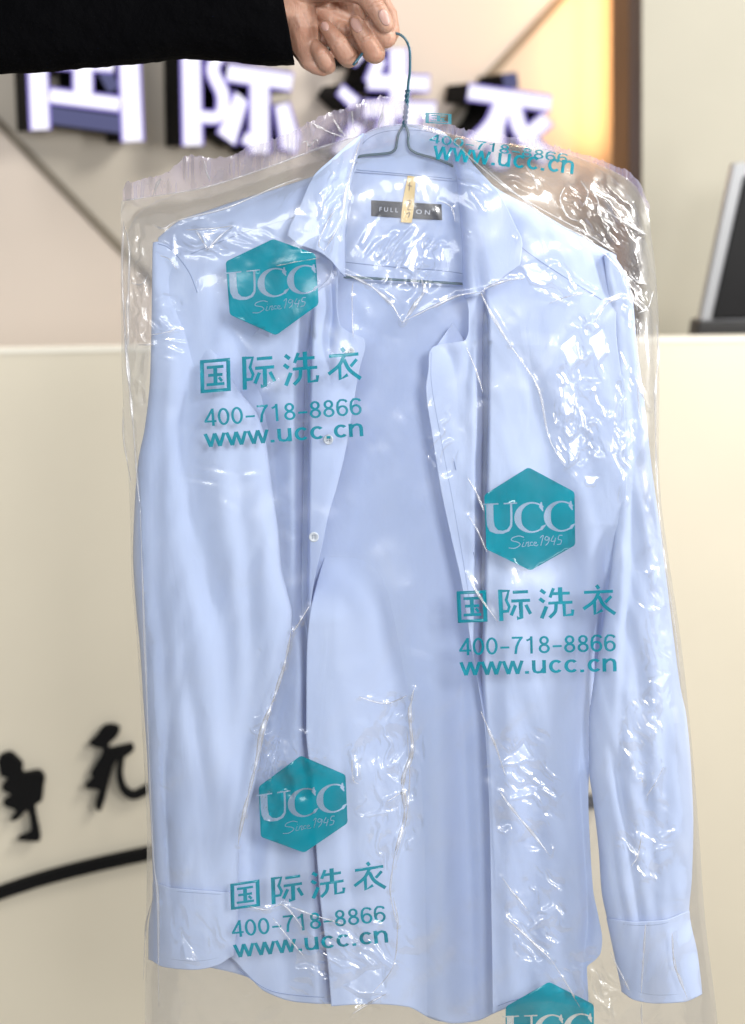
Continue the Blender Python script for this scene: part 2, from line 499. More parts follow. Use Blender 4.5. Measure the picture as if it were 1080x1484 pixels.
# lit sign
sign = empty('lit_shop_sign', tuple(wall_pt(440, 200)))
tag(sign, 'row of four lit white Chinese characters with black sides on the beige wall', 'sign')
SG = []
SG.append(dict(
    face=[stroke_poly([(51, 12), (59, 188)], 30, smooth=False), stroke_poly([(184, 5), (193, 205)], 32, smooth=False),
          stroke_poly([(40, 18), (200, 22)], 26, smooth=False),
          stroke_poly([(72, 138), (174, 151)], 24, smooth=False), stroke_poly([(120, 45), (121, 140)], 30, smooth=False),
          stroke_poly([(80, 92), (165, 98)], 16, smooth=False), stroke_poly([(82, 52), (165, 55)], 18, smooth=False)],
    dim=[stroke_poly([(70, 166), (182, 181)], 25, smooth=False), stroke_poly([(152, 104), (166, 130)], 18, smooth=False)]))
SG.append(dict(
    face=[stroke_poly([(276, 10), (280, 211)], 30, smooth=False),
          stroke_poly([(280, 22), (314, 28), (322, 70), (309, 100), (324, 138), (318, 168), (284, 168)], 21),
          stroke_poly([(330, 105), (424, 119)], 27, smooth=False), stroke_poly([(340, 50), (415, 58)], 24, smooth=False),
          stroke_poly([(377, 112), (377, 222)], 30, smooth=False), stroke_poly([(380, 212), (354, 198)], 20, smooth=False),
          [(341, 132), (361, 147), (342, 211), (315, 192)], [(398, 153), (420, 148), (435, 200), (430, 222), (408, 215)]], dim=[]))
SG.append(dict(
    face=[[(498, 122), (524, 144), (511, 158), (489, 137)], [(505, 60), (530, 80), (516, 96), (493, 76)],
          [(512, 176), (530, 186), (505, 232), (482, 218)],
          stroke_poly([(578, 70), (579, 160)], 28, smooth=False), stroke_poly([(534, 118), (623, 121)], 26, smooth=False),
          stroke_poly([(552, 84), (538, 120)], 20, smooth=False), stroke_poly([(529, 157), (632, 160)], 26, smooth=False),
          stroke_poly([(566, 160), (556, 195), (530, 225)], 25), stroke_poly([(598, 160), (600, 205), (640, 212)], 25)], dim=[]))
SG.append(dict(
    face=[stroke_poly([(680, 133), (799, 150)], 25, smooth=False),
          stroke_poly([(732, 145), (716, 182), (684, 214)], 29), stroke_poly([(722, 175), (722, 232), (740, 226)], 22),
          stroke_poly([(745, 150), (757, 190), (796, 232)], 24), stroke_poly([(795, 172), (764, 198)], 24, smooth=False)],
    dim=[stroke_poly([(739, 106), (742, 128)], 20, smooth=False)]))
def grow(poly, g):
    c = np.mean(np.array([list(p) for p in poly]), 0)
    P = [np.array(p, float) for p in poly]; out = []
    a = area(P); n = len(P)
    for i in range(n):
        t = P[(i+1) % n] - P[i-1]; t /= (np.linalg.norm(t)+1e-9)
        nr = np.array([t[1], -t[0]]) * (1 if a > 0 else -1)
        out.append(P[i] + nr*g)
    return out
for s in SG:
    ch = wall_shape('sign_character', [grow(p, 0.6) for p in s['face'] + s['dim']], STAND-0.008, STAND-0.020, M['lacquer'], sign)
    wall_shape('violet_halo_rim', [grow(p, 0.3) for p in s['face']], STAND, 0.006, M['sign_rim'], ch)  # larger glowing slab that makes the halo around each letter
    wall_shape('lit_face', [grow(p, -3.2) for p in s['face']], STAND+0.006, 0.004, M['sign_face'], ch)
    if s['dim']: wall_shape('dim_face', s['dim'], STAND-0.004, 0.003, M['sign_dim'], ch)

# wooden upright with a warm lamp behind it
def ray_xy(px, y): return ((px-540)/F*y, y)
pil = empty('wooden_upright', (ray_xy(905, 3.4)[0], 3.4, 0))
tag(pil, 'brown wooden upright with warm light glowing out behind its left edge', 'column')
box_pts('upright_face', [ray_xy(887, 3.38), ray_xy(912, 3.36), ray_xy(912, 3.42), ray_xy(887, 3.44)], 0, 3.4, M['wood'], pil)
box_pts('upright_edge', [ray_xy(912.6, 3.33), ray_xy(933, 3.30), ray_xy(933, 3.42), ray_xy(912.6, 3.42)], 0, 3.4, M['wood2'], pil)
sw = box_pts('side_wall', [ray_xy(931, 3.26), (2.6, 3.0), (2.6, 3.15), ray_xy(931, 3.29)], 0, 3.4, M['olive'])
tag(sw, 'plain olive grey wall right of the wooden upright', 'wall')
lx, ly = ray_xy(893, 3.53)
lamp('warm_strip_lamp', (lx+0.012, ly-0.05, 2.35), (lx-0.5, ly+0.06, 2.35), 0.06, 1.5, 6.5, (1.0, 0.50, 0.19))
lamp('warm_wash_lamp', (lx-0.01, 3.30, 2.9), (lx-0.35, 3.5, 1.7), 0.1, 0.3, 5, (1.0, 0.68, 0.38))

# counter
CS = (2.58-2.40)/( (540/F)*2.58 + (540/F)*2.40 ); CA = 2.40 + CS*(540/F)*2.40
CTOP = H - 255*2.40/F
cn = Vector((CS, -1, 0)).normalized(); cnn = math.sqrt(1+CS*CS)
def cpt(px, py, off=0.0): return on_plane(px, py, CA - off*cnn, CS)
def cxy(x, off=0.0):
    p = Vector((x, CA+CS*x, 0)) + cn*off; return (p.x, p.y)
counter = empty('reception_counter', (0, CA, 0))
tag(counter, 'cream reception counter with black brush characters and a black curved line', 'counter')
box_pts('front_panel', [cxy(-1.8), cxy(1.5), cxy(1.5, -0.03), cxy(-1.8, -0.03)], 0, CTOP-0.008, M['cream'], counter)
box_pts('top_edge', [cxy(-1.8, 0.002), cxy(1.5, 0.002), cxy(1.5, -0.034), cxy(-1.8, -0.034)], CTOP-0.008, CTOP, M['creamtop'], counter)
box_pts('worktop', [cxy(-1.8, -0.034), cxy(1.5, -0.034), cxy(1.5, -0.5), cxy(-1.8, -0.5)], 0.93, 0.96, M['cream'], counter)
def c_shape(name, polys): return extrude_shape(name, [grow(p, -0.9) for p in polys], lambda a, b: cpt(a, b, 0.014), -cn*0.012, M['lacquer'], counter)
z6 = lambda L: [(x/2.7, 980+y/2.7) for x, y in L]
def rounded(poly, n=4): return [tuple(p) for p in smoothline(list(poly)+[poly[0]], n)[:-1]]
wu = z6([(345,265),(375,238),(402,200),(440,192),(472,206),(458,240),(434,262),(428,284),(480,274),(516,268),(526,290),(492,318),(465,326),(447,350),(432,400),(416,470),(398,524),(384,530),(370,508),(380,470),(384,448),(330,440),(345,418),(364,395),(352,388),(372,350),(392,318),(398,286),(372,282)])
c_shape('brush_character', [rounded(wu, 3), stroke_poly(z6([(474, 318), (468, 390), (484, 446), (520, 470), (560, 456), (640, 410)]), 11, w2=13)])
zh = z6([(-12,335),(0,312),(40,300),(70,322),(92,350),(92,380),(150,372),(177,398),(172,440),(166,488),(140,508),(146,560),(155,600),(160,640),(145,650),(75,645),(70,634),(110,618),(118,590),(106,528),(75,560),(45,570),(40,560),(62,530),(20,512),(10,492),(42,468),(10,450),(5,430),(30,402),(0,392)])
c_shape('brush_character', [rounded(zh, 3), stroke_poly([(-40, 1100), (-28, 1112)], 9, smooth=False), stroke_poly([(-44, 1170), (-22, 1140)], 9, smooth=False)])
c_shape('curved_line', [stroke_poly([(-120, 1342), (0, 1296), (93, 1267), (220, 1238), (400, 1205), (600, 1181), (870, 1163)], 19)])
c_shape('door_gap', [stroke_poly([(-400, 2400), (-400, 2410)], 1, smooth=False)]) if False else None

# monitor behind the counter
my = 2.72
def slab(name, quad, y0, y1, mat, parent):
    vs = [W(a, b, y0) for a, b in quad]
    vs += [(v[0], v[1]+(y1-y0), v[2]) for v in vs]
    n = len(quad)
    fs = [tuple(range(n)), tuple(range(n, 2*n))[::-1]] + [(i, n+i, n+(i+1) % n, (i+1) % n) for i in range(n)]
    o = mesh(name, vs, fs, mat, parent, smooth=False)
    b = o.modifiers.new('b', 'BEVEL'); b.width = 0.004; b.segments = 3
    return o
mon = empty('till_monitor', (W(1120, 480, my)[0], my, 0.96))
tag(mon, 'black monitor with a silver frame leaning behind the counter at the right edge', 'monitor')
slab('monitor_frame', [(1064, 236), (1250, 222), (1215, 466), (1015, 466)], my, my+0.03, M['silver'], mon)
slab('screen', [(1079, 255), (1240, 243), (1206, 461), (1032, 463)], my-0.006, my+0.01, M['screen'], mon)
slab('monitor_base', [(1013, 466.5), (1225, 466.5), (1228, 520), (1004, 520)], my-0.01, my+0.06, M['blackplastic'], mon)
p0 = W(1060, 515, my); p1 = W(1170, 515, my)
box_pts('monitor_stand', [(p0[0], my+0.0), (p1[0], my+0.0), (p1[0], my+0.12), (p0[0], my+0.12)], 0.96, p0[2], M['blackplastic'], mon)

# ------------------------------------------------------------------ SHIRT
shirt = empty('dress_shirt', W(585, 400, 1.39))
tag(shirt, 'light blue long sleeved shirt hanging open on a wire hanger inside the clear bag', 'shirt')
cl = M['cloth']

# --- left sleeve (as seen)
SL_L = EY([(224, 330), (222, 370), (221, 450), (219, 540), (211, 620), (202, 665), (197, 719), (194, 804), (198, 876), (204, 939), (209, 1018), (213, 1073), (217, 1147), (221, 1221), (223, 1295), (217, 1350), (217, 1391), (219, 1420)])
SL_R = EY([(240, 330), (256, 371), (276, 402), (286, 440), (297, 474), (317, 519), (348, 570), (372, 601), (384, 640), (389, 671), (395, 719), (402, 766), (407, 823), (416, 860), (422, 890), (421, 917), (412, 964), (393, 1027), (380, 1075), (370, 1128), (355, 1187), (346, 1221), (344, 1290), (343, 1330), (337, 1387), (334, 1420)])
T_sl = EX([(215, 356), (228, 350), (245, 357), (258, 372), (430, 372)])
B_slv = EX([(190, 1278), (225, 1281), (250, 1288), (300, 1292), (345, 1295), (430, 1295)])
B_slc = EX([(190, 1385), (218, 1391), (237, 1401), (281, 1405), (315, 1399), (337, 1386), (430, 1380)])
def sleeve_l_folds(X, Y):
    d = 0
    d += 1.5*fold(X, Y, [(238, 364, 4), (262, 430, 9), (283, 491, 9), (272, 640, 9), (281, 719, 8), (295, 797, 8), (308, 860, 8), (324, 923, 7), (336, 1049, 6), (338, 1200, 0)], 24, 30)
    d += 1.5*fold(X, Y, [(330, 560, 0), (345, 700, 4), (362, 860, 6), (366, 980, 6), (345, 1130, 4), (320, 1270, 1)], 14, 20)
    d += 0.9*fold(X, Y, [(236, 420, 0), (232, 600, 3), (228, 800, 5), (240, 1000, 6), (244, 1120, 5), (250, 1280, 2)], 12, 10)
    d += fold(X, Y, [(262, 900, 0), (280, 1040, 5), (300, 1180, 5), (306, 1290, 3)], 10, 16)
    d += fold(X, Y, [(256, 1000, 0), (238, 1120, 7), (243, 1230, 8), (247, 1290, 6), (262, 1400, 0)], 9, 5, 1.3)
    d += 0.0016*vnoise(X/34+Y/150, Y/120, 3) + 0.0010*vnoise(X/14+Y/60, Y/50, 4)
    return d
def tube_panel(name, L, R, T, B, yc, tf, tr, folds, mat, parent, na=96, nv=300, puff=0.0):
    a = np.linspace(0, 2*np.pi, na, endpoint=False)
    U = (1-np.cos(a))/2
    X, Y, UU, V = patch_xy(L, R, T, B, na, nv, U=U)
    sn = np.sin(a)[None, :]*np.ones_like(V)
    fr = np.maximum(sn, 0)**0.75; re = np.maximum(-sn, 0)**0.8
    wdt = (R(Y)-L(Y))
    tfv = (tf + puff)*np.clip(wdt/110, 0.25, 1.15)
    D = yc(Y) - tfv*fr + tr*re + folds(X, Y)*np.maximum(sn, 0)**0.5
    P = np.stack([(X-540)*D/F, D, H-(Y-250)*D/F], -1).reshape(-1, 3)
    o = mesh(name, P, grid_faces(na, nv, True), mat, parent)
    return solidify(o, 0.0007, -1)
ycl = lambda Y: np.interp(Y, [340, 420, 700, 1300, 1420], [1.366, 1.360, 1.353, 1.350, 1.350])
o = tube_panel('sleeve', SL_L, SL_R, T_sl, B_slv, ycl, 0.022, 0.006, sleeve_l_folds, cl, shirt)
def cuff_folds(X, Y): return 0.25*sleeve_l_folds(X, Y) + 0.0
grow_l = lambda y: SL_L(y) - 0.8
grow_r = lambda y: SL_R(y) + 0.8
tube_panel('cuff', grow_l, grow_r, lambda x: B_slv(x)-1.5, B_slc, ycl, 0.0235, 0.0075, cuff_folds, cl, shirt, nv=70)

# --- right sleeve
SR_L = EY([(876, 365), (884, 435), (889, 468), (895, 582), (899, 688), (893, 761), (884, 847), (872, 928), (860, 1000), (855, 1049), (855, 1115), (860, 1154), (869, 1232), (873, 1291), (881, 1331), (893, 1388), (903, 1438), (906, 1470)])
SR_R = EY([(886, 365), (907, 400), (917, 440), (921, 490), (925, 521), (933, 582), (943, 672), (956, 766), (966, 847), (976, 928), (986, 1000), (994, 1038), (1001, 1116), (1004, 1193), (1002, 1271), (998, 1322), (1009, 1380), (1016, 1438), (1018, 1470)])
T_sr = EX([(870, 372), (885, 366), (905, 384), (1020, 400)])
B_srv = EX([(850, 1328), (881, 1332), (920, 1337), (960, 1335), (998, 1322), (1020, 1318)])
B_src = EX([(880, 1425), (903, 1438), (920, 1449), (951, 1454), (990, 1452), (1013, 1443), (1025, 1436)])
def sleeve_r_folds(X, Y):
    d = fold(X, Y, [(905, 440, 0), (915, 560, 4), (918, 700, 5), (915, 820, 5), (905, 960, 5), (900, 1100, 4), (930, 1290, 2)], 8, 20)
    d += fold(X, Y, [(930, 900, 0), (926, 1020, 4), (935, 1150, 6), (950, 1300, 4), (952, 1330, 2)], 12, 16)
    d += fold(X, Y, [(880, 1050, 0), (892, 1120, 5), (910, 1220, 6), (926, 1325, 4)], 7, 11, 1.4)
    d += fold(X, Y, [(960, 860, 0), (968, 1000, 4), (962, 1120, 4), (975, 1300, 2)], 12, 14)
    d += fold(X, Y, [(886, 1180, 0), (892, 1260, 4), (905, 1330, 3)], 6, 6, 1.4)
    d += 0.0022*vnoise(X/30-Y/140, Y/110, 13) + 0.0011*vnoise(X/13-Y/60, Y/50, 14)
    return d
ycr = lambda Y: np.interp(Y, [340, 420, 700, 1300, 1470], [1.366, 1.362, 1.357, 1.354, 1.354])
tube_panel('sleeve', SR_L, SR_R, T_sr, B_srv, ycr, 0.023, 0.008, sleeve_r_folds, cl, shirt)
tube_panel('cuff', lambda y: SR_L(y)-0.8, lambda y: SR_R(y)+0.8, lambda x: B_srv(x)-1.5, B_src, ycr, 0.0245, 0.009, lambda X, Y: 0.35*sleeve_r_folds(X, Y), cl, shirt, nv=70)

# --- left front panel
FL_L = EY([(229, 340), (236, 420), (262, 560), (300, 640), (330, 800), (335, 1000), (325, 1200), (312, 1360), (310, 1480)])
FL_R = EY([(520, 230), (500, 300), (490, 380), (489, 440), (493, 470), (505, 481), (528, 492), (529, 502), (522, 530), (508, 610), (500, 656), (488, 705), (475, 750), (467, 791), (457, 835), (451, 879), (453, 923), (454, 955), (453, 1060), (459, 1119), (464, 1180), (468, 1238), (474, 1312), (483, 1386), (488, 1457), (489, 1480)])
T_fl = EX([(222, 352), (240, 336), (259, 321), (300, 306), (341, 292), (400, 274), (451, 257), (500, 240), (530, 232)])
B_fl = EX([(300, 1372), (337, 1390), (358, 1412), (385, 1437), (430, 1452), (490, 1456)])
def fl_depth(X, Y, U=None, V=None):
    d = 1.352 + 0*X
    d += 0.020*np.exp(-((X-225)/40)**2)*np.exp(-((Y-345)/60)**2)
    d -= 0.006*np.exp(-((X-470)/30)**2)*np.clip((Y-470)/100, 0, 1)
    top = T_fl(X); d += 0.016*np.exp(-((Y-top)/14))          # shoulder rolls away at the top
    d += fold(X, Y, [(455, 400, 0), (449, 520, 38), (446.5, 640, 46), (445, 800, 46), (444, 880, 28), (452, 960, 26), (452, 1060, 24), (458, 1150, 22), (466, 1240, 22), (474, 1330, 22), (488, 1460, 20)], 13, 2.6, 2.2)
    d += fold(X, Y, [(474, 385, 0), (480, 410, 10), (482, 450, 12), (478, 500, 8), (478, 560, 0)], 14, 6, 1.6)
    d += 2.4*fold(X, Y, [(345, 520, 1), (372, 600, 9), (396, 660, 9), (408, 800, 8), (425, 900, 6), (405, 1010, 6), (380, 1120, 6), (365, 1240, 3)], 26, 24)
    d += fold(X, Y, [(310, 390, 0), (335, 440, 5), (352, 520, 5), (372, 600, 0)], 20, 30)
    d += fold(X, Y, [(413, 1000, 0), (416, 1120, 6), (408, 1260, 6), (418, 1400, 3)], 16, 22)
    d += 0.003*vnoise(X/60, Y/170, 21) + 0.0012*vnoise(X/24+Y/90, Y/80, 22)
    # the hem edge and placket rows press the cloth thinner
    return d
patch('front_panel', FL_L, FL_R, T_fl, B_fl, fl_depth, 2.6, cl, shirt, fine=True)

# --- right front panel
FR_L = EY([(660, 240), (674, 300), (676, 428), (679, 452), (679, 474), (674, 493), (655, 496.5), (634, 500), (626, 504), (621.5, 514), (621, 532), (617.5, 560), (627, 634), (639, 708), (654, 779), (669, 845), (682, 931), (694, 999), (703, 1057), (707, 1120), (710, 1193), (712, 1310), (714, 1462), (714, 1490)])
FR_R = EY([(893, 365), (893, 470), (905, 582), (909, 688), (903, 761), (893, 847), (884, 928), (871, 1000), (861, 1049), (855, 1104), (853, 1154), (856, 1232), (860, 1290), (868, 1330), (873, 1362), (871, 1380), (863, 1391), (851, 1402), (853, 1450), (853, 1490)])
T_fr = EX([(655, 232), (690, 250), (724, 276), (769, 300), (830, 336), (895, 371), (910, 378)])
B_fr = EX([(700, 1474), (714, 1469), (740, 1458), (790, 1450), (853, 1460), (912, 1462)])
def fr_depth(X, Y, U=None, V=None):
    d = 1.352 + 0*X
    d += 0.020*np.exp(-((X-900)/40)**2)*np.exp(-((Y-375)/60)**2)
    top = T_fr(X); d += 0.016*np.exp(-((Y-top)/14))
    d += fold(X, Y, [(702, 428, 4), (706, 470, 44), (706, 560, 46), (704, 700, 46), (701, 867, 40), (698, 960, 24), (704, 1060, 3), (716, 1300, 0)], 10, 2.6, 2.2)
    d += fold(X, Y, [(690, 428, 0), (686, 470, 5), (680, 520, 4), (672, 600, 0)], 10, 8, 1.8)
    d += fold(X, Y, [(640, 499, 3), (650, 512, 5), (660, 545, 2), (668, 640, 0)], 10, 14, 1.5)
    d += 1.5*fold(X, Y, [(760, 500, 0), (778, 600, 6), (795, 680, 7), (812, 780, 8), (836, 870, 9), (850, 960, 7), (850, 1100, 4), (846, 1200, 0)], 34, 26)
    d += fold(X, Y, [(845, 1000, 0), (840, 1100, 5), (846, 1220, 6), (852, 1330, 8), (845, 1400, 5)], 10, 10, 1.5)
    d += fold(X, Y, [(878, 760, 0), (878, 830, 14), (872, 900, 40), (868, 960, 50), (862, 1020, 34), (856, 1120, 0)], 15, 30, 1.6)
    d += fold(X, Y, [(770, 980, 0), (775, 1130, 4), (768, 1300, 5), (760, 1450, 3)], 30, 24)
    d -= fold(X, Y, [(735, 700, 0), (735, 900, 4), (740, 1100, 5), (742, 1460, 4)], 16, 26)
    d += 0.003*vnoise(X/60, Y/170, 31) + 0.0012*vnoise(X/24-Y/90, Y/80, 32)
    return d
V, Fc = union_tris([[(656, 468), (672, 492), (670, 500), (631, 503)]], grid=3)
surf_poly_later = (V, Fc)
patch('front_panel', FR_L, FR_R, T_fr, B_fr, fr_depth, 2.6, cl, shirt, fine=True)

# --- back (its inside is seen through the open front)
def bk_depth(X, Y, U=None, V=None):
    c = (X-585)/100
    d = 1.384 + 0.004*np.clip((Y-240)/200, 0, 1) - 0.012*np.clip((Y-800)/500, 0, 1)
    lim = np.interp(Y, [180, 400, 470, 1484], [0.88, 0.95, 1.6, 2.6])
    d -= np.interp(Y, [180, 380, 500, 700], [0.032, 0.030, 0.012, 0.006])*np.clip(np.abs(c)/lim, 0, 1.2)**5
    d += fold(X, Y, [(600, 480, 0), (590, 700, 2.5), (600, 900, 4), (590, 1200, 5), (600, 1480, 5)], 34, 30)
    d += fold(X, Y, [(520, 500, 0), (510, 800, 3), (520, 1100, 5), (540, 1460, 5)], 22, 26)
    d += fold(X, Y, [(655, 700, 0), (665, 900, 5), (672, 1100, 8), (680, 1300, 9), (684, 1480, 8)], 24, 14)
    d -= fold(X, Y, [(630, 900, 0), (636, 1100, 4), (640, 1480, 6)], 26, 18)
    d += 0.0015*vnoise(X/50, Y/160, 41) + 0.0006*vnoise(X/20, Y/70, 42)
    return d
BK_L = EY([(490, 240), (480, 395), (380, 470), (300, 600), (300, 1480)])
BK_R = EY([(680, 240), (680, 395), (760, 470), (840, 600), (835, 1480)])
T_bk = EX([(290, 246), (515, 246), (580, 251), (656, 259), (860, 259)])
B_bk = EX([(295, 1400), (340, 1410), (420, 1438), (481, 1454), (540, 1454), (590, 1458), (625, 1475), (658, 1483), (690, 1480), (717, 1468), (760, 1450), (840, 1400)])
patch('back_panel', BK_L, BK_R, T_bk, B_bk, bk_depth, 3.2, cl, shirt)
# --- inner facing of the left front, folded out over it towards the hem
FF_L = EY([(476, 790), (461, 840), (449.5, 890), (446, 923), (444.5, 955), (444, 1060), (450, 1119), (455, 1180), (459, 1238), (465, 1312), (474, 1386), (480, 1457), (481, 1480)])
FF_R = EY([(560, 780), (600, 960), (630, 1100), (640, 1300), (640, 1480)])
def sst(x): x = np.clip(x, 0, 1); return x*x*(3-2*x)
def ff_depth(X, Y, U=None, V=None):
    u = np.clip((X-FF_L(Y))/(FF_R(Y)-FF_L(Y)), 0, 1)
    f = 1.3435 + 0.006*u
    f += fold(X, Y, [(490, 980, 0), (500, 1120, 4), (512, 1300, 5), (520, 1460, 4)], 12, 20)
    f += 0.002*vnoise(X/40, Y/120, 25)
    w = sst((Y-795)/110)*(1-sst((u-0.25)/0.73))
    return (bk_depth(X, Y)+0.0016)*(1-w) + f*w
patch('front_facing', FF_L, FF_R, EX([(440, 796), (660, 796)]), EX([(470, 1459), (481, 1458), (540, 1455), (590, 1459), (625, 1476), (645, 1482)]), ff_depth, 2.2, cl, shirt)
# collar stand at the back of the neck
def st_depth(X, Y, U=None, V=None):
    top = np.exp(-((Y-T_st(X))/5.0))
    return bk_depth(X, 250+0*Y) - 0.003 - 0.004*np.clip((250-Y)/60, 0, 1) + 0.006*top + 0.0005*vnoise(X/20, Y/20, 5)
T_st = EX([(514, 225), (520, 206), (532, 192), (552, 184), (585, 180), (620, 183), (643, 192), (655, 208), (664, 240)])
patch('collar_stand', EY([(514, 180), (508, 262)]), EY([(664, 180), (668, 262)]), T_st, EX([(500, 247), (515, 249), (580, 254), (656, 262), (680, 263)]), st_depth, 2.2, cl, shirt)

# --- collar leaves
CL_L = EY([(526, 192), (509, 206), (482, 230), (454, 257), (436, 296), (417, 344), (417, 346), (430, 350)])
CL_R = EY([(530, 192), (521, 214), (508, 258), (502, 300), (499, 350), (499, 400)])
T_cl = EX([(410, 193), (535, 193)]); B_cl = EX([(410, 342), (417, 345), (430, 353), (458, 363), (478, 376), (492, 394), (500, 402)])
def cl_depth(X, Y, U=None, V=None):
    R = CL_R(Y)
    d = 1.324 + 0.026*np.exp(-np.maximum(R-X, 0)/5.0) + 0.036*np.clip((260-Y)/75, 0, 1)**1.3
    d -= 0.004*np.exp(-((X-475)/22)**2)
    d += fold(X, Y, [(505, 215, 0), (484, 280, 3), (473, 350, 4), (470, 385, 2)], 9, 14)
    d += 0.0012*vnoise(X/40, Y/60, 51)
    return d
lf = patch('collar', CL_L, CL_R, T_cl, B_cl, cl_depth, 2.0, cl, shirt, 0.0014)
CR_L = EY([(646, 197), (656, 225), (662, 245), (668, 300), (672, 362), (673, 412), (676, 433)])
CR_R = EY([(650, 197), (664, 211), (688, 241), (724, 282), (746, 325), (757, 352), (755, 375), (752, 388), (735, 402)])
T_cr = EX([(640, 197), (760, 197)]); B_cr = EX([(670, 434), (682, 431), (698, 424), (722, 406), (750, 386), (758, 380)])
def cr_depth(X, Y, U=None, V=None):
    Lx = CR_L(Y)
    d = 1.324 + 0.026*np.exp(-np.maximum(X-Lx, 0)/5.0) + 0.036*np.clip((270-Y)/80, 0, 1)**1.3
    d += fold(X, Y, [(690, 330, 0), (692, 380, 4), (697, 422, 8)], 8, 10)
    d -= 0.003*np.exp(-((X-705)/24)**2)
    d += 0.0012*vnoise(X/40, Y/60, 52)
    return d
patch('collar', CR_L, CR_R, T_cr, B_cr, cr_depth, 2.0, cl, shirt, 0.0014)

# --- stitching
def stitch(pts, dep, off=0.0009, r=0.00028):
    L = smoothline(pts, 10)
    P = []
    for q in L:
        d = float(dep(np.array([q[0]]), np.array([q[1]]))[0]) - off
        P.append(W(q[0], q[1], d))
    tube('stitching', P, r, M['thread'], shirt, 5)
stitch([(430, 314), (385, 327), (345, 340), (303, 357), (277, 368)], fl_depth)
stitch([(345, 1404), (365, 1420), (392, 1436), (430, 1443), (479, 1446)], fl_depth)
stitch([(748, 352), (780, 376), (820, 402), (872, 434)], fr_depth)
stitch([(722, 1458), (745, 1450), (790, 1442), (848, 1452)], fr_depth)
stitch([(421, 341), (456, 357), (478, 370), (492, 387)], cl_depth)
stitch([(424, 340), (442, 298), (458, 262), (478, 232)], cl_depth)
stitch([(683, 425), (697, 418), (722, 400), (746, 382), (750, 356), (738, 325), (718, 286), (694, 247)], cr_depth)
stitch([(516, 246), (580, 251.5), (656, 259)], lambda x, y: st_depth(x, y), 0.0008, 0.00035)
stitch([(520, 214), (536, 199), (556, 191), (585, 188), (618, 190), (640, 198), (650, 212)], lambda x, y: st_depth(x, y), 0.0010)
stitch([(494, 379), (540, 384), (585, 388), (640, 392), (674, 397)], bk_depth, 0.0008, 0.0004)
stitch([(512, 500), (508, 580), (494, 640), (474, 720), (462, 790), (452, 850)], lambda x, y: fl_depth(x, y), 0.0006, 0.00018) if False else None
stitch([(625, 510), (626, 560), (640, 640), (657, 730), (676, 840), (694, 960)], fr_depth, 0.0006, 0.0002)
def sl_surf(yc, tf, folds, L, R):
    def f(x, y):
        u = np.clip((x-L(y))/(R(y)-L(y)), 0.02, 0.98)
        sn = 2*np.sqrt(u*(1-u))
        return yc(y) - tf*np.clip((R(y)-L(y))/110, .25, 1.15)*sn**0.75 + folds(x, y)*sn**0.5
    return f
sls = sl_surf(ycl, 0.0235, cuff_folds, SL_L, SL_R)
srs = sl_surf(ycr, 0.0245, lambda X, Y: 0.35*sleeve_r_folds(X, Y), SR_L, SR_R)
stitch([(226, 1283), (250, 1291), (300, 1295), (340, 1297)], sls)
stitch([(224, 1378), (240, 1388), (281, 1393), (315, 1388), (332, 1378)], sls)
stitch([(886, 1336), (920, 1341), (960, 1339), (994, 1327)], srs)
stitch([(910, 1428), (925, 1437), (951, 1442), (990, 1440), (1008, 1432)], srs)
stitch([(229, 353), (243, 358), (256, 370), (268, 385), (277, 400), (286, 424)], lambda x, y: np.minimum(fl_depth(x, y), sl_surf(ycl, 0.022, sleeve_l_folds, SL_L, SL_R)(x, y)), 0.0008, 0.0004)

stitch([(657, 664), (659, 672), (661, 681)], fr_depth, 0.0009, 0.0004)
stitch([(686, 800), (688, 810), (689, 820)], fr_depth, 0.0009, 0.0004)
# --- buttons
def disc(name, cx, cy, dep, r, mat, parent, th=0.0012):
    """small dished disc facing the camera"""
    vs = []; fs = []; n = 28
    prof = [(0, -0.4), (0.62, -0.4), (0.72, -0.95), (0.9, -1.0), (1.0, -0.6), (1.0, 0.4)]
    c = Vector(W(cx, cy, dep))
    for rr, h in prof:
        for k in range(n):
            a = 2*math.pi*k/n
            vs.append(c + Vector((math.cos(a)*rr*r, h*th, math.sin(a)*rr*r)))
    for j in range(len(prof)-1):
        for k in range(n):
            fs.append((j*n+k, j*n+(k+1) % n, (j+1)*n+(k+1) % n, (j+1)*n+k))
    return mesh(name, vs, fs, mat, parent)
for bx, by in [(507, 509), (476, 637), (455, 778)]:
    d = float(fl_depth(np.array([bx]), np.array([by]))[0]) - 0.0016
    b = disc('button', bx, by, d, 0.0045, M['button'], shirt)
    for hx, hy in [(-1.6, -1.6), (1.6, -1.6), (-1.6, 1.6), (1.6, 1.6)]:
        h = disc('button_hole', bx+hx, by+hy, d-0.0012, 0.0006, M['hole'], b, 0.0002)

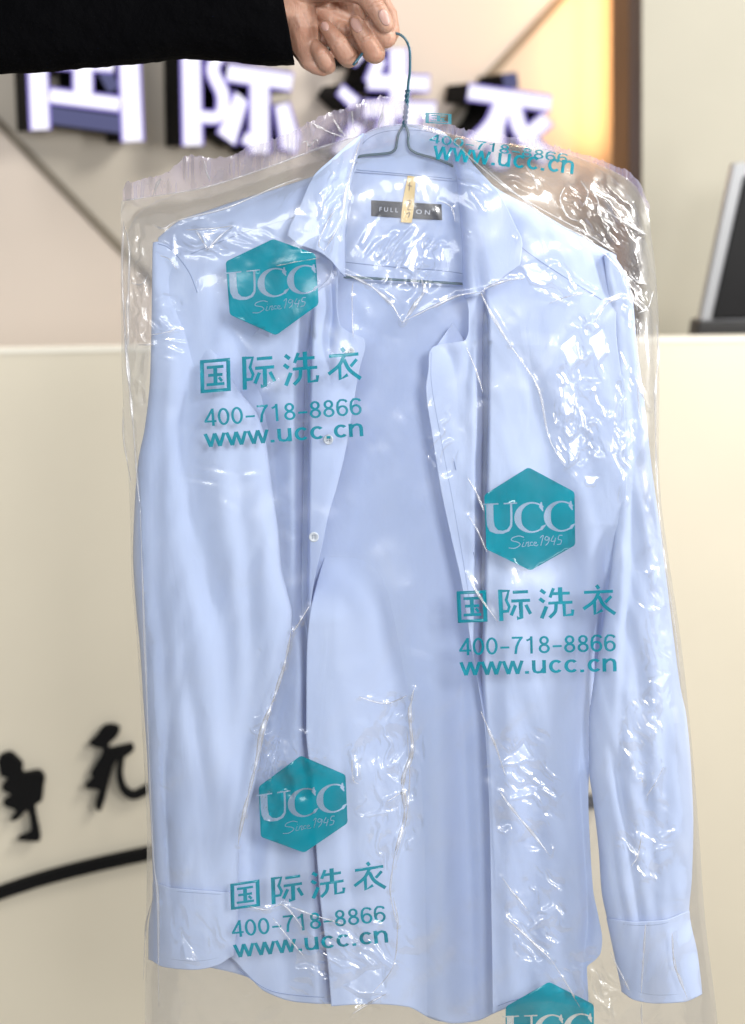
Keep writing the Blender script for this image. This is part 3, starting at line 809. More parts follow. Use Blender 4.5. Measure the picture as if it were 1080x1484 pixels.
# --- text helper
def text_tris(s, bold=0.0):
    c = bpy.data.curves.new('txt', 'FONT'); c.body = s; c.size = 1.0; c.offset = bold;
    c.resolution_u = 4
    o = bpy.data.objects.new('txt', c); COL.objects.link(o)
    dg = bpy.context.evaluated_depsgraph_get(); dg.update()
    me = bpy.data.meshes.new_from_object(o.evaluated_get(dg))
    V = [(v.co.x, v.co.y) for v in me.vertices]; Fc = [tuple(p.vertices) for p in me.polygons]
    bpy.data.objects.remove(o); bpy.data.curves.remove(c); bpy.data.meshes.remove(me)
    return V, Fc
def subdivide_px(V, Fc, step):
    bm = bmesh.new(); vs = [bm.verts.new((x, y, 0)) for x, y in V]
    for f in Fc:
        try: bm.faces.new([vs[i] for i in f])
        except ValueError: pass
    xs = [v[0] for v in V]; ys = [v[1] for v in V]
    x = min(xs)+step
    while x < max(xs):
        bmesh.ops.bisect_plane(bm, geom=bm.verts[:]+bm.edges[:]+bm.faces[:], plane_co=(x, 0, 0), plane_no=(1, 0, 0)); x += step
    y = min(ys)+step
    while y < max(ys):
        bmesh.ops.bisect_plane(bm, geom=bm.verts[:]+bm.edges[:]+bm.faces[:], plane_co=(0, y, 0), plane_no=(0, 1, 0)); y += step
    V2 = [(v.co.x, v.co.y) for v in bm.verts]; bm.verts.index_update()
    F2 = [tuple(v.index for v in f.verts) for f in bm.faces]; bm.free()
    return V2, F2

# --- neck label and laundry tag
def surf_poly(name, V, Fc, dep, off, mat, parent, smooth=True):
    X = np.array([v[0] for v in V]); Y = np.array([v[1] for v in V])
    D = dep(X, Y) - off
    P = np.stack([(X-540)*D/F, D, H-(Y-250)*D/F], -1)
    return mesh(name, P, Fc, mat, parent, smooth)
o = surf_poly('stand_flap', surf_poly_later[0], surf_poly_later[1], lambda x, y: 1.366+0.0003*(x-650), 0.0, cl, shirt); solidify(o, 0.0006, -1)
V, Fc = union_tris([[(538, 290), (640, 296), (641, 319), (538, 313)]], grid=4)
lab = surf_poly('neck_label', V, Fc, bk_depth, 0.0012, M['label'], shirt)
def text_on(name, s, bl, br, hgt, bold, dep, off, mat, parent, step=6, squash=1.0, x0=0.0, x1=1.0, ref='H'):
    V, Fc = text_tris(s, bold)
    xs = [v[0] for v in V]; lo, hi = min(xs), max(xs)
    bl = np.array(bl, float); br = np.array(br, float)
    ax = br-bl; up = np.array([ax[1], -ax[0]])/np.linalg.norm(ax)
    k = hgt/0.72
    V = [tuple(bl + ax*((x-lo)/(hi-lo)) + up*(y*k)) for x, y in V]
    V, Fc = subdivide_px(V, Fc, step)
    return surf_poly(name, V, Fc, dep, off, mat, parent)
text_on('label_lettering', 'F U L L', (550, 306), (577, 307.5), 6.5, 0.0, bk_depth, 0.0019, M['label_ink'], lab)
text_on('label_lettering', 'O N', (603, 309.5), (623, 311), 6.5, 0.0, bk_depth, 0.0019, M['label_ink'], lab)
V, Fc = union_tris([[(591, 254), (603, 256), (600, 300), (597, 323), (581, 322), (584, 290)]], grid=4)
tg = surf_poly('laundry_tag', V, Fc, lambda x, y: bk_depth(x, y)+0.0015*np.sin(y/9), 0.005, M['tagp'], shirt)
solidify(tg, 0.0004)
tagd = lambda x, y: bk_depth(x, y)+0.0015*np.sin(y/9)
V, Fc = union_tris([stroke_poly([(591, 268), (597, 270)], 1.6), stroke_poly([(594, 264), (593, 276)], 1.4), stroke_poly([(590, 290), (596, 291)], 1.4),
                    stroke_poly([(590, 297), (595, 294), (591, 303), (596, 304)], 1.4), stroke_poly([(589, 310), (594, 308), (592, 315)], 1.4)])
surf_poly('tag_marks', V, Fc, tagd, 0.0058, M['tagink'], tg)

# ------------------------------------------------------------------ HANGER
hang = empty('wire_hanger', W(587, 180, 1.385))
tag(hang, 'blue green coated wire hanger with a twisted neck holding the shirt', 'hanger')
HY = 1.370
def HP(x, y, mm=0): return W(x, y, HY - mm/1000)
wr = 0.00125
hk = [(512, 94, 13), (517, 88, 14), (528, 74, 6), (545, 56, 2), (560, 49, 0), (572, 48, 0), (580, 50, 0), (588, 57, 0), (593.5, 70, 0), (594.5, 88, 0), (594, 105, 0), (592, 120, 0), (591, 134, 0)]
tube('hook', [W(q[0], q[1], 1.386 - 0.016*min(1, max(0, (q[1]-60)/75))*(1 if q[0] > 585 else 0) - q[2]/1000) for q in smoothline(hk, 8)], wr, M['wire'], hang, 10)
tw = []
for ph in (0, math.pi):
    pts = []
    for i in range(91):
        t = i/90
        cx = 591 + (586.5-591)*t; cy = 131 + 50*t
        a = ph + t*2*math.pi*3.2
        pts.append(HP(cx + 2.0*math.cos(a), cy, 1.25*math.sin(a)))
    tube('twisted_neck', pts, wr, M['wire'], hang, 8)
wl = [(586, 180, 0), (582, 186, 0), (577, 196, 0), (575, 208, 0), (573, 216, 0), (566, 221, 0), (552, 223, 0), (530, 225, 0), (515, 229, 0), (470, 250, -1), (400, 290, -2), (310, 345, -2), (266, 376, -2), (262, 388, -2), (280, 392, -2), (340, 394, 0), (440, 399, 0), (497, 401, 0), (585, 406, 0), (668, 411, 0), (760, 416, 0), (860, 420, -2), (880, 416, -2), (874, 402, -2), (820, 362, -2), (740, 300, -2), (690, 262, -1), (655, 240, 0), (635, 231, 0), (614, 225, 0), (602, 221, 0), (594, 215, 0), (591.5, 205, 0), (592, 195, 0), (590, 187, 0), (587, 181, 0)]
tube('shoulder_wire', [HP(*q) for q in smoothline(wl, 8)], wr, M['wire'], hang, 10)

# ------------------------------------------------------------------ PERSON (hand and sleeve)
person = empty('person', W(250, 30, 1.39))
tag(person, 'person in a black sleeve reaching in from the left and gripping the hanger hook', 'person')
chains = [
    # forearm and wrist, palm edge down to the little finger
    [(240, 15, -4, 58), (340, 8, -4, 52), (400, 2, -4, 44), (428, 12, -4, 30), (436, 40, -4, 27), (441, 66, -6, 22), (448, 86, -7, 15)],
    [(400, -10, -4, 46), (440, -25, -4, 40), (490, -35, -4, 34), (510, -30, -6, 26)],
    # palm back (metacarpals)
    [(430, 15, -16, 24), (448, 50, -18, 17)], [(450, -5, -18, 24), (476, 25, -22, 16)], [(480, -20, -18, 24), (512, 15, -24, 15.5)], [(500, -30, -18, 24), (545, -5, -24, 16)],
    [(450, 0, -24, 26), (490, 20, -26, 20), (520, 30, -26, 16)], [(470, 34, -25, 15), (500, 48, -26, 14), (525, 50, -25, 13)],
    [(468, 58, -16, 13), (474, 50, -16, 13)], [(516, 74, -12, 11), (510, 62, -14, 12)], [(490, 40, -18, 13), (500, 44, -16, 12)],
    # thenar and thumb
    [(420, -30, 6, 34), (470, -24, 12, 27), (505, -20, 15, 23), (528, -10, 18, 18), (543, 10, 20, 15.5), (553, 26, 20, 14.8), (559, 36, 19, 12.5)],
    # index
    [(545, -5, -24, 16), (562, 22, -18, 15), (566, 46, -8, 14.5), (560, 56, 2, 14.5), (549, 45, 6, 13), (538, 33, 6, 11)],
    # middle
    [(512, 15, -24, 15.5), (538, 62, -18, 15), (544, 78, -6, 15.3), (540, 76, 4, 15.6), (530, 58, 9, 14.6), (521, 43, 9, 13), (515, 32, 8, 10.5)],
    # ring
    [(476, 25, -22, 15.5), (500, 70, -18, 15), (506, 84, -6, 15), (502, 80, 4, 15.4), (490, 62, 9, 14.4), (480, 48, 9, 12.6), (472, 38, 8, 10.2)],
    # little
    [(448, 50, -18, 14), (468, 90, -14, 12.5), (475, 96, -5, 12.5), (473, 91, 3, 13.2), (465, 77, 6, 12.4), (457, 67, 4, 10), (452, 62, 2, 8)],
    [(446, 88, -6, 13), (458, 98, -6, 10.5), (468, 102, -5, 9)],
]
bm = bmesh.new()
for chn in chains:
    for i in range(len(chn)-1):
        a, b = np.array(chn[i], float), np.array(chn[i+1], float)
        ln = math.hypot(*(b-a)[:2]) + abs(b[2]-a[2])/0.65
        n = max(2, int(ln/(0.22*min(a[3], b[3]))))
        for k in range(n+1):
            q = a + (b-a)*k/n
            m = Matrix.Translation(W(q[0], q[1], 1.388 - q[2]/1000)) @ Matrix.Scale(q[3]*PX, 4)
            bmesh.ops.create_icosphere(bm, subdivisions=2, radius=1, matrix=m)
me = bpy.data.meshes.new('tmp'); bm.to_mesh(me); bm.free()
tmp = bpy.data.objects.new('tmp', me); COL.objects.link(tmp)
rm = tmp.modifiers.new('r', 'REMESH'); rm.mode = 'VOXEL'; rm.voxel_size = 0.0010
sm = tmp.modifiers.new('s', 'SMOOTH'); sm.iterations = 6; sm.factor = 0.5
dg = bpy.context.evaluated_depsgraph_get(); dg.update()
hm = bpy.data.meshes.new_from_object(tmp.evaluated_get(dg)); hm.name = 'body'
bpy.data.objects.remove(tmp)
hm.materials.clear()
bvh = BVHTree.FromPolygons([v.co.copy() for v in hm.vertices], [tuple(p.vertices) for p in hm.polygons])
# creases pressed into knuckles and palm
cre = [[(520, 58), (534, 49)], [(522, 62), (537, 53)], [(483, 66), (497, 55)], [(485, 69), (499, 58)], [(461, 84), (474, 73)], [(530, 6), (553, -2)], [(533, 11), (556, 4)],
       [(412, 60), (440, 100)], [(430, 0), (470, 12), (505, 8)], [(440, 20), (452, 50), (447, 76)], [(424, -5), (462, 2), (500, 0)]]
co = np.empty(len(hm.vertices)*3); hm.vertices.foreach_get('co', co); co = co.reshape(-1, 3)
no = np.array([v.normal[:] for v in hm.vertices])
vx = co[:, 0]*F/co[:, 1]+540; vy = 250-(co[:, 2]-H)*F/co[:, 1]
push = np.zeros(len(co))
for c in cre:
    P = smoothline(c, 6)
    dmin = np.full(len(co), 1e9)
    for i in range(len(P)-1):
        a, b = P[i], P[i+1]; ab = b-a; t = np.clip(((vx-a[0])*ab[0]+(vy-a[1])*ab[1])/(ab@ab+1e-9), 0, 1)
        dmin = np.minimum(dmin, np.hypot(vx-a[0]-t*ab[0], vy-a[1]-t*ab[1]))
    push += 0.0006*np.exp(-(dmin/1.6)**2)*(no[:, 1] < 0)
co -= no*push[:, None]
hm.vertices.foreach_set('co', co.ravel()); hm.update()
hand = link('body', hm, M['skin'], person)
def nail(cx, cy, ang, ln, wd, tilt=0):
    """curved nail plate laid on the finger surface under pixel (cx, cy)"""
    d = Vector(W(cx, cy, 1.0)) - Vector((0, 0, H)); d.normalize()
    hit, nrm, _, _ = bvh.ray_cast(Vector((0, 0, H)), d)
    if hit is None: return
    n = nrm.normalized()
    ax = Vector((math.cos(ang), 0, -math.sin(ang))); ax = (ax - n*ax.dot(n)).normalized()
    sd = n.cross(ax)
    vs, fs = [], []; nu, nv = 13, 15
    for j in range(nv):
        v = j/(nv-1)*2-1
        wv = (1-abs(v)**3.2*0.55)*wd*PX/2
        for i in range(nu):
            u = i/(nu-1)*2-1
            p = hit + ax*(v*ln*PX/2) + sd*(u*wv) + n*(0.0010*(1-u*u*1.7) - 0.0006*v*v)
            vs.append(p)
    o = mesh('fingernail', vs, grid_faces(nu, nv), M['nail'], person)
    o.parent = hand; o.matrix_parent_inverse = hand.matrix_parent_inverse.inverted() if False else Matrix.Translation(-Vector(person.location)) @ Matrix.Identity(4)
    return o
NAILS = [(558, 25, 1.05, 24, 15), (516, 36, 1.0, 24, 14), (471, 38, 1.0, 15, 11)]
bpy.context.view_layer.update()
for a in NAILS:
    nl = nail(*a)
    if nl:
        nl.matrix_parent_inverse = hand.matrix_world.inverted()
        solidify(nl, 0.0005, 1)

# black knitted sleeve
vs, fs = [], []
na = 72; xsx = np.concatenate([np.linspace(-140, 424, 150)])
bot = EX([(-140, 112), (0, 107), (60, 106), (128, 100), (200, 93), (281, 86), (340, 90), (400, 96), (424, 94)])
for i, x in enumerate(xsx):
    b = float(bot(x)); top = -62 + 0.02*x
    cy = (b+top)/2; ry = (b-top)/2
    for k in range(na):
        a = 2*math.pi*k/na
        xx = x
        yy = cy + ry*math.sin(a)
        lean = (yy-40)*0.17*max(0, (x-200)/224)         # the cuff mouth is cut on a slant
        rz = 0.047 + 0.003*math.sin(a*3+x/40)
        wob = 1.6*float(vnoise(x/26, a*2.2, 61)) + 0.9*float(vnoise(x/9, a*5, 62))
        vs.append(W(xx+lean-6, yy+wob*math.sin(a), 1.39 + rz*(-math.cos(a)) + 0.002*float(vnoise(x/30, a*3, 63))))
for i in range(len(xsx)-1):
    for k in range(na):
        k2 = (k+1) % na
        fs.append((i*na+k, i*na+k2, (i+1)*na+k2, (i+1)*na+k))
slv = mesh('sleeve', vs, fs, M['black_knit'], person)
solidify(slv, 0.003, -1)

# ------------------------------------------------------------------ BAG
bag = empty('garment_bag', W(580, 220, 1.35))
tag(bag, 'clear plastic laundry cover printed with teal hexagons and lettering over the shirt', 'plastic bag')
X1, Y1 = 1120, 1560
GX, GY = np.meshgrid(np.arange(0, X1, dtype=float), np.arange(0, Y1, dtype=float))
BL_ = EY([(181, 245), (177, 280), (175, 320), (176, 500), (179, 600), (186, 690), (189, 760), (190, 820), (199, 940), (206, 1060), (213, 1220), (211, 1390), (209, 1560)])
BR_ = EY([(925, 245), (938, 290), (944, 340), (951, 400), (955, 470), (956, 560), (955, 660), (958, 720), (968, 800), (987, 930), (1003, 1080), (1012, 1190), (1022, 1330), (1040, 1480), (1046, 1560)])
TS = EX([(170, 292), (215, 285), (300, 270), (400, 238), (470, 213), (520, 196), (560, 183), (600, 180), (640, 190), (700, 204), (760, 210), (830, 226), (890, 248), (920, 268), (938, 300), (960, 330)])
dl = np.clip(GX - BL_(GY), 0, None); dr = np.clip(BR_(GY) - GX, 0, None); dt = np.clip(GY - TS(GX), 0, None)
FD = np.full_like(GX, 1.309)
FD += 0.040*np.exp(-dl/5) + 0.040*np.exp(-dr/5) + 0.012*np.exp(-dl/40) + 0.012*np.exp(-dr/40)
neck = np.exp(-((GX-590)/130)**2)
FD += (0.050+0.012*neck)*np.exp(-dt/(24+4*neck))
FD = np.minimum(FD, 1.372)
FD += 0.0035*vnoise(GX/70, GY/110, 71) + 0.0016*vnoise(GX/33+GY/70, GY/48, 72)
FD += 0.0003*vnoise(GX/17-GY/60, GY/22, 73)*(0.4+0.6*np.clip(vnoise(GX/90, GY/90, 74)*2+.5, 0, 1))
def seg_ridge(p0, p1, amp, wd, p=1.0, taper=True):
    x0, x1 = int(max(0, min(p0[0], p1[0])-wd*5)), int(min(X1, max(p0[0], p1[0])+wd*5+1))
    y0, y1 = int(max(0, min(p0[1], p1[1])-wd*5)), int(min(Y1, max(p0[1], p1[1])+wd*5+1))
    if x1 <= x0 or y1 <= y0: return
    gx = GX[y0:y1, x0:x1]; gy = GY[y0:y1, x0:x1]
    ab = (p1[0]-p0[0], p1[1]-p0[1]); L2 = ab[0]**2+ab[1]**2+1e-9
    t = ((gx-p0[0])*ab[0] + (gy-p0[1])*ab[1])/L2
    tc = np.clip(t, 0, 1)
    d = np.hypot(gx-p0[0]-tc*ab[0], gy-p0[1]-tc*ab[1])
    tp = np.sqrt(np.clip(4*tc*(1-tc), 0, 1)) if taper else 1.0
    FD[y0:y1, x0:x1] -= amp*tp*np.maximum(0, 1-d/(wd*2.2))**p
r2 = random.Random(5)
def crumple(cx, cy, rx, ry, n, ang, spread, ln, amp, wd):
    for _ in range(n):
        while True:
            a, b = r2.uniform(-1, 1), r2.uniform(-1, 1)
            if a*a+b*b < 1: break
        x, y = cx+a*rx, cy+b*ry
        th = ang + r2.gauss(0, spread); l = ln*r2.uniform(0.4, 1.3)
        dx, dy = math.cos(th)*l/2, math.sin(th)*l/2
        seg_ridge((x-dx, y-dy), (x+dx, y+dy), amp*r2.uniform(0.4, 1.2)*r2.choice((1, 1, -1)), wd*r2.uniform(0.6, 1.4))
# loose creases all over, and crumpled places
for _ in range(120):
    x, y = r2.uniform(180, 1010), r2.uniform(240, 1500)
    th = r2.gauss(1.2, 0.7); l = r2.uniform(20, 90)
    seg_ridge((x, y), (x+math.cos(th)*l, y+math.sin(th)*l), r2.choice((1, -1))*r2.uniform(0.0003, 0.0009), r2.uniform(3, 9))
def streaks(cx, cy, rx, ry, ang, sc, ln, amp, seed, soft=0.5):
    """long connected creases: warped ridged noise inside a soft edged ellipse"""
    x0, x1 = int(max(0, cx-rx*1.5)), int(min(X1, cx+rx*1.5)); y0, y1 = int(max(0, cy-ry*1.5)), int(min(Y1, cy+ry*1.5))
    gx = GX[y0:y1, x0:x1]; gy = GY[y0:y1, x0:x1]
    wx = gx + 9*vnoise(gx/30, gy/30, seed+1) + 4*vnoise(gx/11, gy/11, seed+2)
    wy = gy + 9*vnoise(gx/30, gy/30, seed+3)
    c, s_ = math.cos(ang), math.sin(ang)
    u = wx*c + wy*s_; v = -wx*s_ + wy*c            # u runs along the creases
    n = 1-np.abs(vnoise(u/ln, v/sc, seed+4))*2.2
    n2 = 1-np.abs(vnoise(u/(ln*.45)+9, v/(sc*.55)+4, seed+5))*2.2
    r = np.hypot((gx-cx)/rx, (gy-cy)/ry) + 0.35*vnoise(gx/26, gy/26, seed+6)
    m = np.clip((1.05-r)/soft, 0, 1)
    m = m*m*(3-2*m)
    FD[y0:y1, x0:x1] -= m*amp*(n + 0.4*n2 - 0.5)
streaks(845, 560, 52, 115, 1.25, 12, 46, 0.0030, 100)
streaks(835, 640, 30, 60, 1.1, 9, 40, 0.0022, 110)
streaks(905, 620, 16, 150, 1.52, 7, 60, 0.0020, 120)
streaks(872, 315, 60, 60, 0.75, 12, 50, 0.0032, 130)
streaks(925, 420, 26, 60, 1.2, 10, 40, 0.0022, 135)
streaks(592, 375, 58, 50, 2.15, 13, 60, 0.0034, 140)
streaks(800, 410, 60, 36, 0.6, 13, 50, 0.0026, 150)
streaks(770, 1140, 60, 90, 0.9, 15, 60, 0.0026, 160)
streaks(775, 1320, 50, 80, 0.9, 14, 60, 0.0026, 170)
streaks(930, 1060, 45, 70, 1.2, 12, 44, 0.0018, 180)
streaks(940, 1220, 45, 60, 1.0, 12, 44, 0.0018, 190)
streaks(560, 1130, 60, 120, 1.45, 14, 60, 0.0026, 200)
streaks(430, 1110, 50, 60, 1.3, 13, 50, 0.0018, 210)
streaks(510, 1390, 90, 70, 0.7, 15, 60, 0.0026, 220)
streaks(310, 350, 80, 34, 0.4, 13, 50, 0.0018, 230)
streaks(200, 470, 18, 160, 1.5, 8, 60, 0.0018, 240)
streaks(248, 470, 34, 50, 0.2, 9, 40, 0.0010, 250)
streaks(482, 300, 22, 80, 1.9, 11, 70, 0.0022, 260)
streaks(290, 1350, 50, 50, 1.2, 14, 60, 0.0014, 270)
streaks(840, 1440, 70, 60, 1.0, 13, 60, 0.0022, 280)
streaks(390, 1080, 24, 150, 1.85, 9, 80, 0.0020, 290)
streaks(730, 262, 90, 22, 0.4, 9, 60, 0.0014, 300)
streaks(955, 900, 20, 300, 1.45, 9, 90, 0.0012, 310)
streaks(640, 640, 26, 90, 1.9, 14, 70, 0.0016, 320)
# flat facets that catch the lamp
KV = Vector(KEY)
def facet(poly, strength=1.0):
    P = np.array(poly, float); c = P.mean(0)
    x0, y0 = np.floor(P.min(0)).astype(int)-3; x1, y1 = np.ceil(P.max(0)).astype(int)+4
    gx = GX[y0:y1, x0:x1]; gy = GY[y0:y1, x0:x1]
    if area(poly) < 0: P = P[::-1]
    ins = np.full_like(gx, 1e9)
    n = len(P)
    for i in range(n):
        a, b = P[i], P[(i+1) % n]; e = b-a
        s = ((gx-a[0])*(-e[1]) + (gy-a[1])*e[0])/np.linalg.norm(e)
        ins = np.minimum(ins, s)
    mask = np.clip(ins/3.0+0.3, 0, 1)
    wp = Vector(W(c[0], c[1], 1.309))
    v = (Vector((0, 0, H))-wp).normalized(); l = (KV + Vector((r2.uniform(-.12, .12), 0, r2.uniform(-.12, .12))) - wp).normalized()
    h = (v+l).normalized()
    # plane through wp with normal h: depth as a function of the pixel
    dxp = (gx-c[0])*PX; dzp = -(gy-c[1])*PX
    pl = 1.309 - (h.x*dxp + h.z*dzp)/h.y
    base = FD[y0:y1, x0:x1]
    b0 = float(base[int(c[1])-y0, int(c[0])-x0])
    rough = (base-b0)*0.12
    tgt = pl - 1.309 + b0 + rough - 0.001
    FD[y0:y1, x0:x1] = base*(1-mask) + tgt*mask
FACETS = [[(283, 378), (338, 328), (301, 360), (285, 338), (270, 332)][::-1][:3] + [],
]
FACETS = [[(284, 332), (338, 329), (302, 362)], [(248, 350), (256, 338), (262, 370), (250, 372)], [(520, 352), (530, 330), (552, 306), (540, 338), (526, 362)],
          [(528, 374), (540, 350), (572, 330), (560, 346)], [(580, 385), (600, 350), (618, 330), (614, 360), (600, 400)], [(466, 348), (490, 300), (494, 318), (476, 352)],
          [(755, 385), (775, 378), (806, 402), (792, 418), (768, 412)], [(738, 343), (752, 336), (748, 350)], [(810, 500), (834, 478), (844, 520), (826, 540)], [(850, 490), (876, 470), (882, 512), (866, 530)],
          [(812, 560), (838, 548), (832, 600), (818, 610)], [(822, 640), (846, 620), (838, 668), (824, 676)], [(846, 690), (872, 686), (862, 706), (848, 704)],
          [(724, 1110), (760, 1072), (774, 1098), (748, 1110)], [(738, 1160), (760, 1136), (786, 1138), (770, 1156)], [(760, 1220), (800, 1240), (808, 1206), (796, 1200), (798, 1226)],
          [(764, 1350), (780, 1322), (796, 1326), (780, 1342)], [(940, 985), (974, 972), (962, 1002)], [(938, 1236), (956, 1220), (974, 1222), (962, 1232)], [(952, 1212), (978, 1196), (982, 1202), (960, 1218)],
          [(922, 826), (950, 822), (940, 836)], [(925, 872), (956, 884), (944, 890)],
          [(262, 1340), (274, 1366), (292, 1398), (266, 1392)], [(384, 1130), (400, 1080), (408, 1050), (402, 1090), (390, 1128)], [(528, 1183), (560, 1172), (584, 1166), (560, 1180)],
          [(572, 1210), (584, 1180), (588, 1206), (574, 1240)], [(500, 1430), (530, 1404), (556, 1400), (560, 1440), (520, 1444)], [(870, 1450), (888, 1440), (884, 1470)],
          [(910, 330), (938, 338), (938, 346), (916, 340)], [(816, 292), (836, 290), (830, 302)], [(905, 396), (918, 440), (922, 448), (914, 440)],
          [(512, 1095), (518, 1080), (522, 1130), (514, 1128)], [(578, 1110), (590, 1070), (594, 1090), (584, 1130)]]
for f_ in FACETS:
    try: facet(f_)
    except Exception as e: print('facet', e)

CRE = [([(500, 397), (535, 412), (565, 436), (583, 468)], 1.5), ([(583, 468), (600, 442), (614, 422), (611, 402)], 1.4), ([(584, 466), (632, 441), (664, 428), (697, 423)], .9),
       ([(697, 423), (715, 412), (740, 405), (760, 403)], .8), ([(697, 423), (712, 455), (738, 500)], .8), ([(717, 460), (740, 500), (758, 525), (782, 566), (797, 635), (819, 676)], .7),
       ([(523, 200), (506, 262), (494, 318), (470, 364)], .8), ([(470, 364), (463, 352), (475, 320), (488, 300)], .6),
       ([(422, 915), (412, 964), (398, 1010), (380, 1060), (370, 1112), (354, 1180), (345, 1225)], 1.5), ([(449, 878), (436, 900), (424, 916)], .7),
       ([(179.5, 321), (177.5, 403), (182, 500), (188, 560)], .9), ([(179, 321), (187.5, 365), (186.5, 440), (186, 484), (182, 520)], .9),
       ([(182, 490), (184, 526), (192, 605), (198, 681), (203, 731)], .9), ([(203, 731), (207, 856), (212, 982), (216, 1100)], .6), ([(216, 1100), (222, 1240), (228, 1310), (230, 1460)], .7),
       ([(178, 590), (180, 640), (190, 700)], .5), ([(208, 1420), (212, 1340), (222, 1300)], .5),
       ([(952, 470), (954, 520), (951, 570), (951, 690)], 1.1), ([(951, 640), (956, 745), (966, 827), (978, 908), (987, 990)], .8), ([(920, 545), (930, 570), (942, 592)], .5), ([(924, 470), (925, 560), (930, 620)], .5),
       ([(697, 1030), (715, 1072), (733, 1125)], .7), ([(725, 1148), (740, 1170), (797, 1240)], .9), ([(728, 1272), (746, 1296), (764, 1318)], .8), ([(736, 1333), (768, 1362), (800, 1392)], .9), ([(600, 1000), (594, 1040), (596, 1085), (584, 1130), (586, 1180), (572, 1235)], 1.6), ([(572, 1235), (566, 1290), (576, 1340)], .8), ([(560, 1162), (585, 1150), (588, 1168)], 1.0), ([(520, 1010), (560, 1020), (590, 1008)], .5), ([(800, 1392), (830, 1440), (846, 1470)], .6),
       ([(675, 500), (692, 540), (700, 570)], .5), ([(678, 692), (690, 712), (702, 742)], .6), ([(680, 748), (694, 772), (706, 800)], .6), ([(676, 832), (694, 862), (722, 902)], .6),
       ([(362, 1313), (388, 1318), (412, 1312), (440, 1346)], .7), ([(420, 1314), (450, 1325), (500, 1340)], .6), ([(395, 1330), (420, 1362), (440, 1385)], .5),
       ([(936, 1340), (932, 1390), (930, 1440)], .6), ([(974, 1352), (978, 1400), (996, 1446)], .9), ([(885, 1380), (905, 1420), (912, 1436)], .5), ([(930, 1454), (931, 1484), (931, 1530)], .5),
       ([(936, 1155), (950, 1135), (962, 1112)], .5), ([(930, 1210), (925, 1240), (915, 1256)], .5), ([(926, 1130), (930, 1128), (932, 1134)], .6),
       ([(590, 1060), (594, 1130), (588, 1190), (574, 1240)], .7), ([(510, 1100), (512, 1130), (520, 1136)], .6), ([(560, 1440), (540, 1452), (510, 1470)], .6), ([(570, 1300), (576, 1340), (570, 1400), (540, 1440)], .5),
       ([(905, 394), (912, 414), (922, 440), (924, 450)], 1.2), ([(876, 366), (900, 396), (914, 440)], .6), ([(912, 398), (925, 408), (938, 412)], .8), ([(947, 422), (940, 445), (925, 454)], .6), ([(870, 300), (905, 322), (938, 340)], .9),
       ([(855, 270), (866, 290), (868, 310), (890, 328)], .7), ([(818, 272), (812, 290), (822, 312), (838, 320)], .6), ([(842, 262), (852, 280), (845, 300)], .6),
       ([(640, 292), (655, 300), (660, 322)], .4), ([(682, 276), (695, 296), (702, 306)], .6), ([(762, 240), (776, 262), (780, 276)], .6), ([(796, 440), (820, 430), (850, 424)], .5), ([(905, 430), (880, 440), (860, 470)], .6),
       ([(200, 500), (212, 499), (222, 500)], .5), ([(190, 410), (205, 412), (214, 400)], .5), ([(232, 370), (246, 376), (256, 390)], .4), ([(268, 333), (300, 331), (338, 327)], .7), ([(338, 328), (318, 342), (301, 362)], .7), ([(284, 334), (294, 350), (301, 362)], .6),
       ([(222, 325), (236, 330), (262, 318), (330, 300), (405, 268), (438, 258)], .7), ([(218, 485), (236, 482), (258, 476)], .6), ([(400, 385), (425, 380), (462, 374)], .5), ([(512, 490), (510, 430), (512, 408)], .4)]
for pts_, r_ in CRE:
    for i_ in range(len(pts_)-1): seg_ridge(pts_[i_], pts_[i_+1], 0.0011*r_+0.0003, 3.2, 1.0, False)
def samp(X, Y):
    X = np.clip(np.asarray(X, float), 0, X1-2.001); Y = np.clip(np.asarray(Y, float), 0, Y1-2.001)
    xi = X.astype(int); yi = Y.astype(int); fx = X-xi; fy = Y-yi
    return (FD[yi, xi]*(1-fx)+FD[yi, xi+1]*fx)*(1-fy) + (FD[yi+1, xi]*(1-fx)+FD[yi+1, xi+1]*fx)*fy
def film_depth(X, Y, U=None, V=None): return samp(X, Y)
def back_depth(X, Y, U=None, V=None):
    l = np.clip(X-BL_(Y), 0, None); r = np.clip(BR_(Y)-X, 0, None); t = np.clip(Y-TS(X), 0, None)
    e = np.exp(-l/30)+np.exp(-r/30)+np.exp(-t/40)
    return 1.448 - 0.070*np.minimum(e, 1) + 0.003*vnoise(X/50, Y/80, 81) + 0.0015*vnoise(X/18, Y/30, 82)
BB = lambda x: 1552 + 0*np.asarray(x, float)
patch('film_front', BL_, BR_, TS, BB, film_depth, 2.1, M['film'], bag, 0)
patch('film_back', BL_, BR_, TS, BB, back_depth, 5, M['film_back'], bag, 0)
# sealed ragged fringe above the seam
def jag(f, n, s):
    g = np.random.RandomState(s)
    xs = np.linspace(170, 960, n); j = g.rand(n)
    return lambda x: f(x) - 6*np.interp(x, xs, j)**2
TF = EX([(174, 286), (183, 268), (200, 262), (240, 252), (266, 232), (285, 227), (312, 230), (325, 229), (360, 215), (400, 202), (430, 188), (480, 165), (520, 151), (560, 140), (600, 158), (640, 176), (700, 196), (745, 200), (800, 212), (850, 226), (890, 240), (925, 262), (940, 296), (960, 326)])
fr_dep = lambda X, Y, U=None, V=None: 1.372 - 0.012*np.clip((TS(X)-Y)/40, 0, 1) + 0.004*vnoise(X/16, Y/30, 91) + 0.0025*vnoise(X/6, Y/40, 92)
patch('sealed_edge', EY([(178, 100), (178, 300)]), EY([(942, 100), (942, 320)]), jag(TF, 240, 3), lambda x: TS(x)+1, fr_dep, 2.2, M['fringe'], bag, 0)

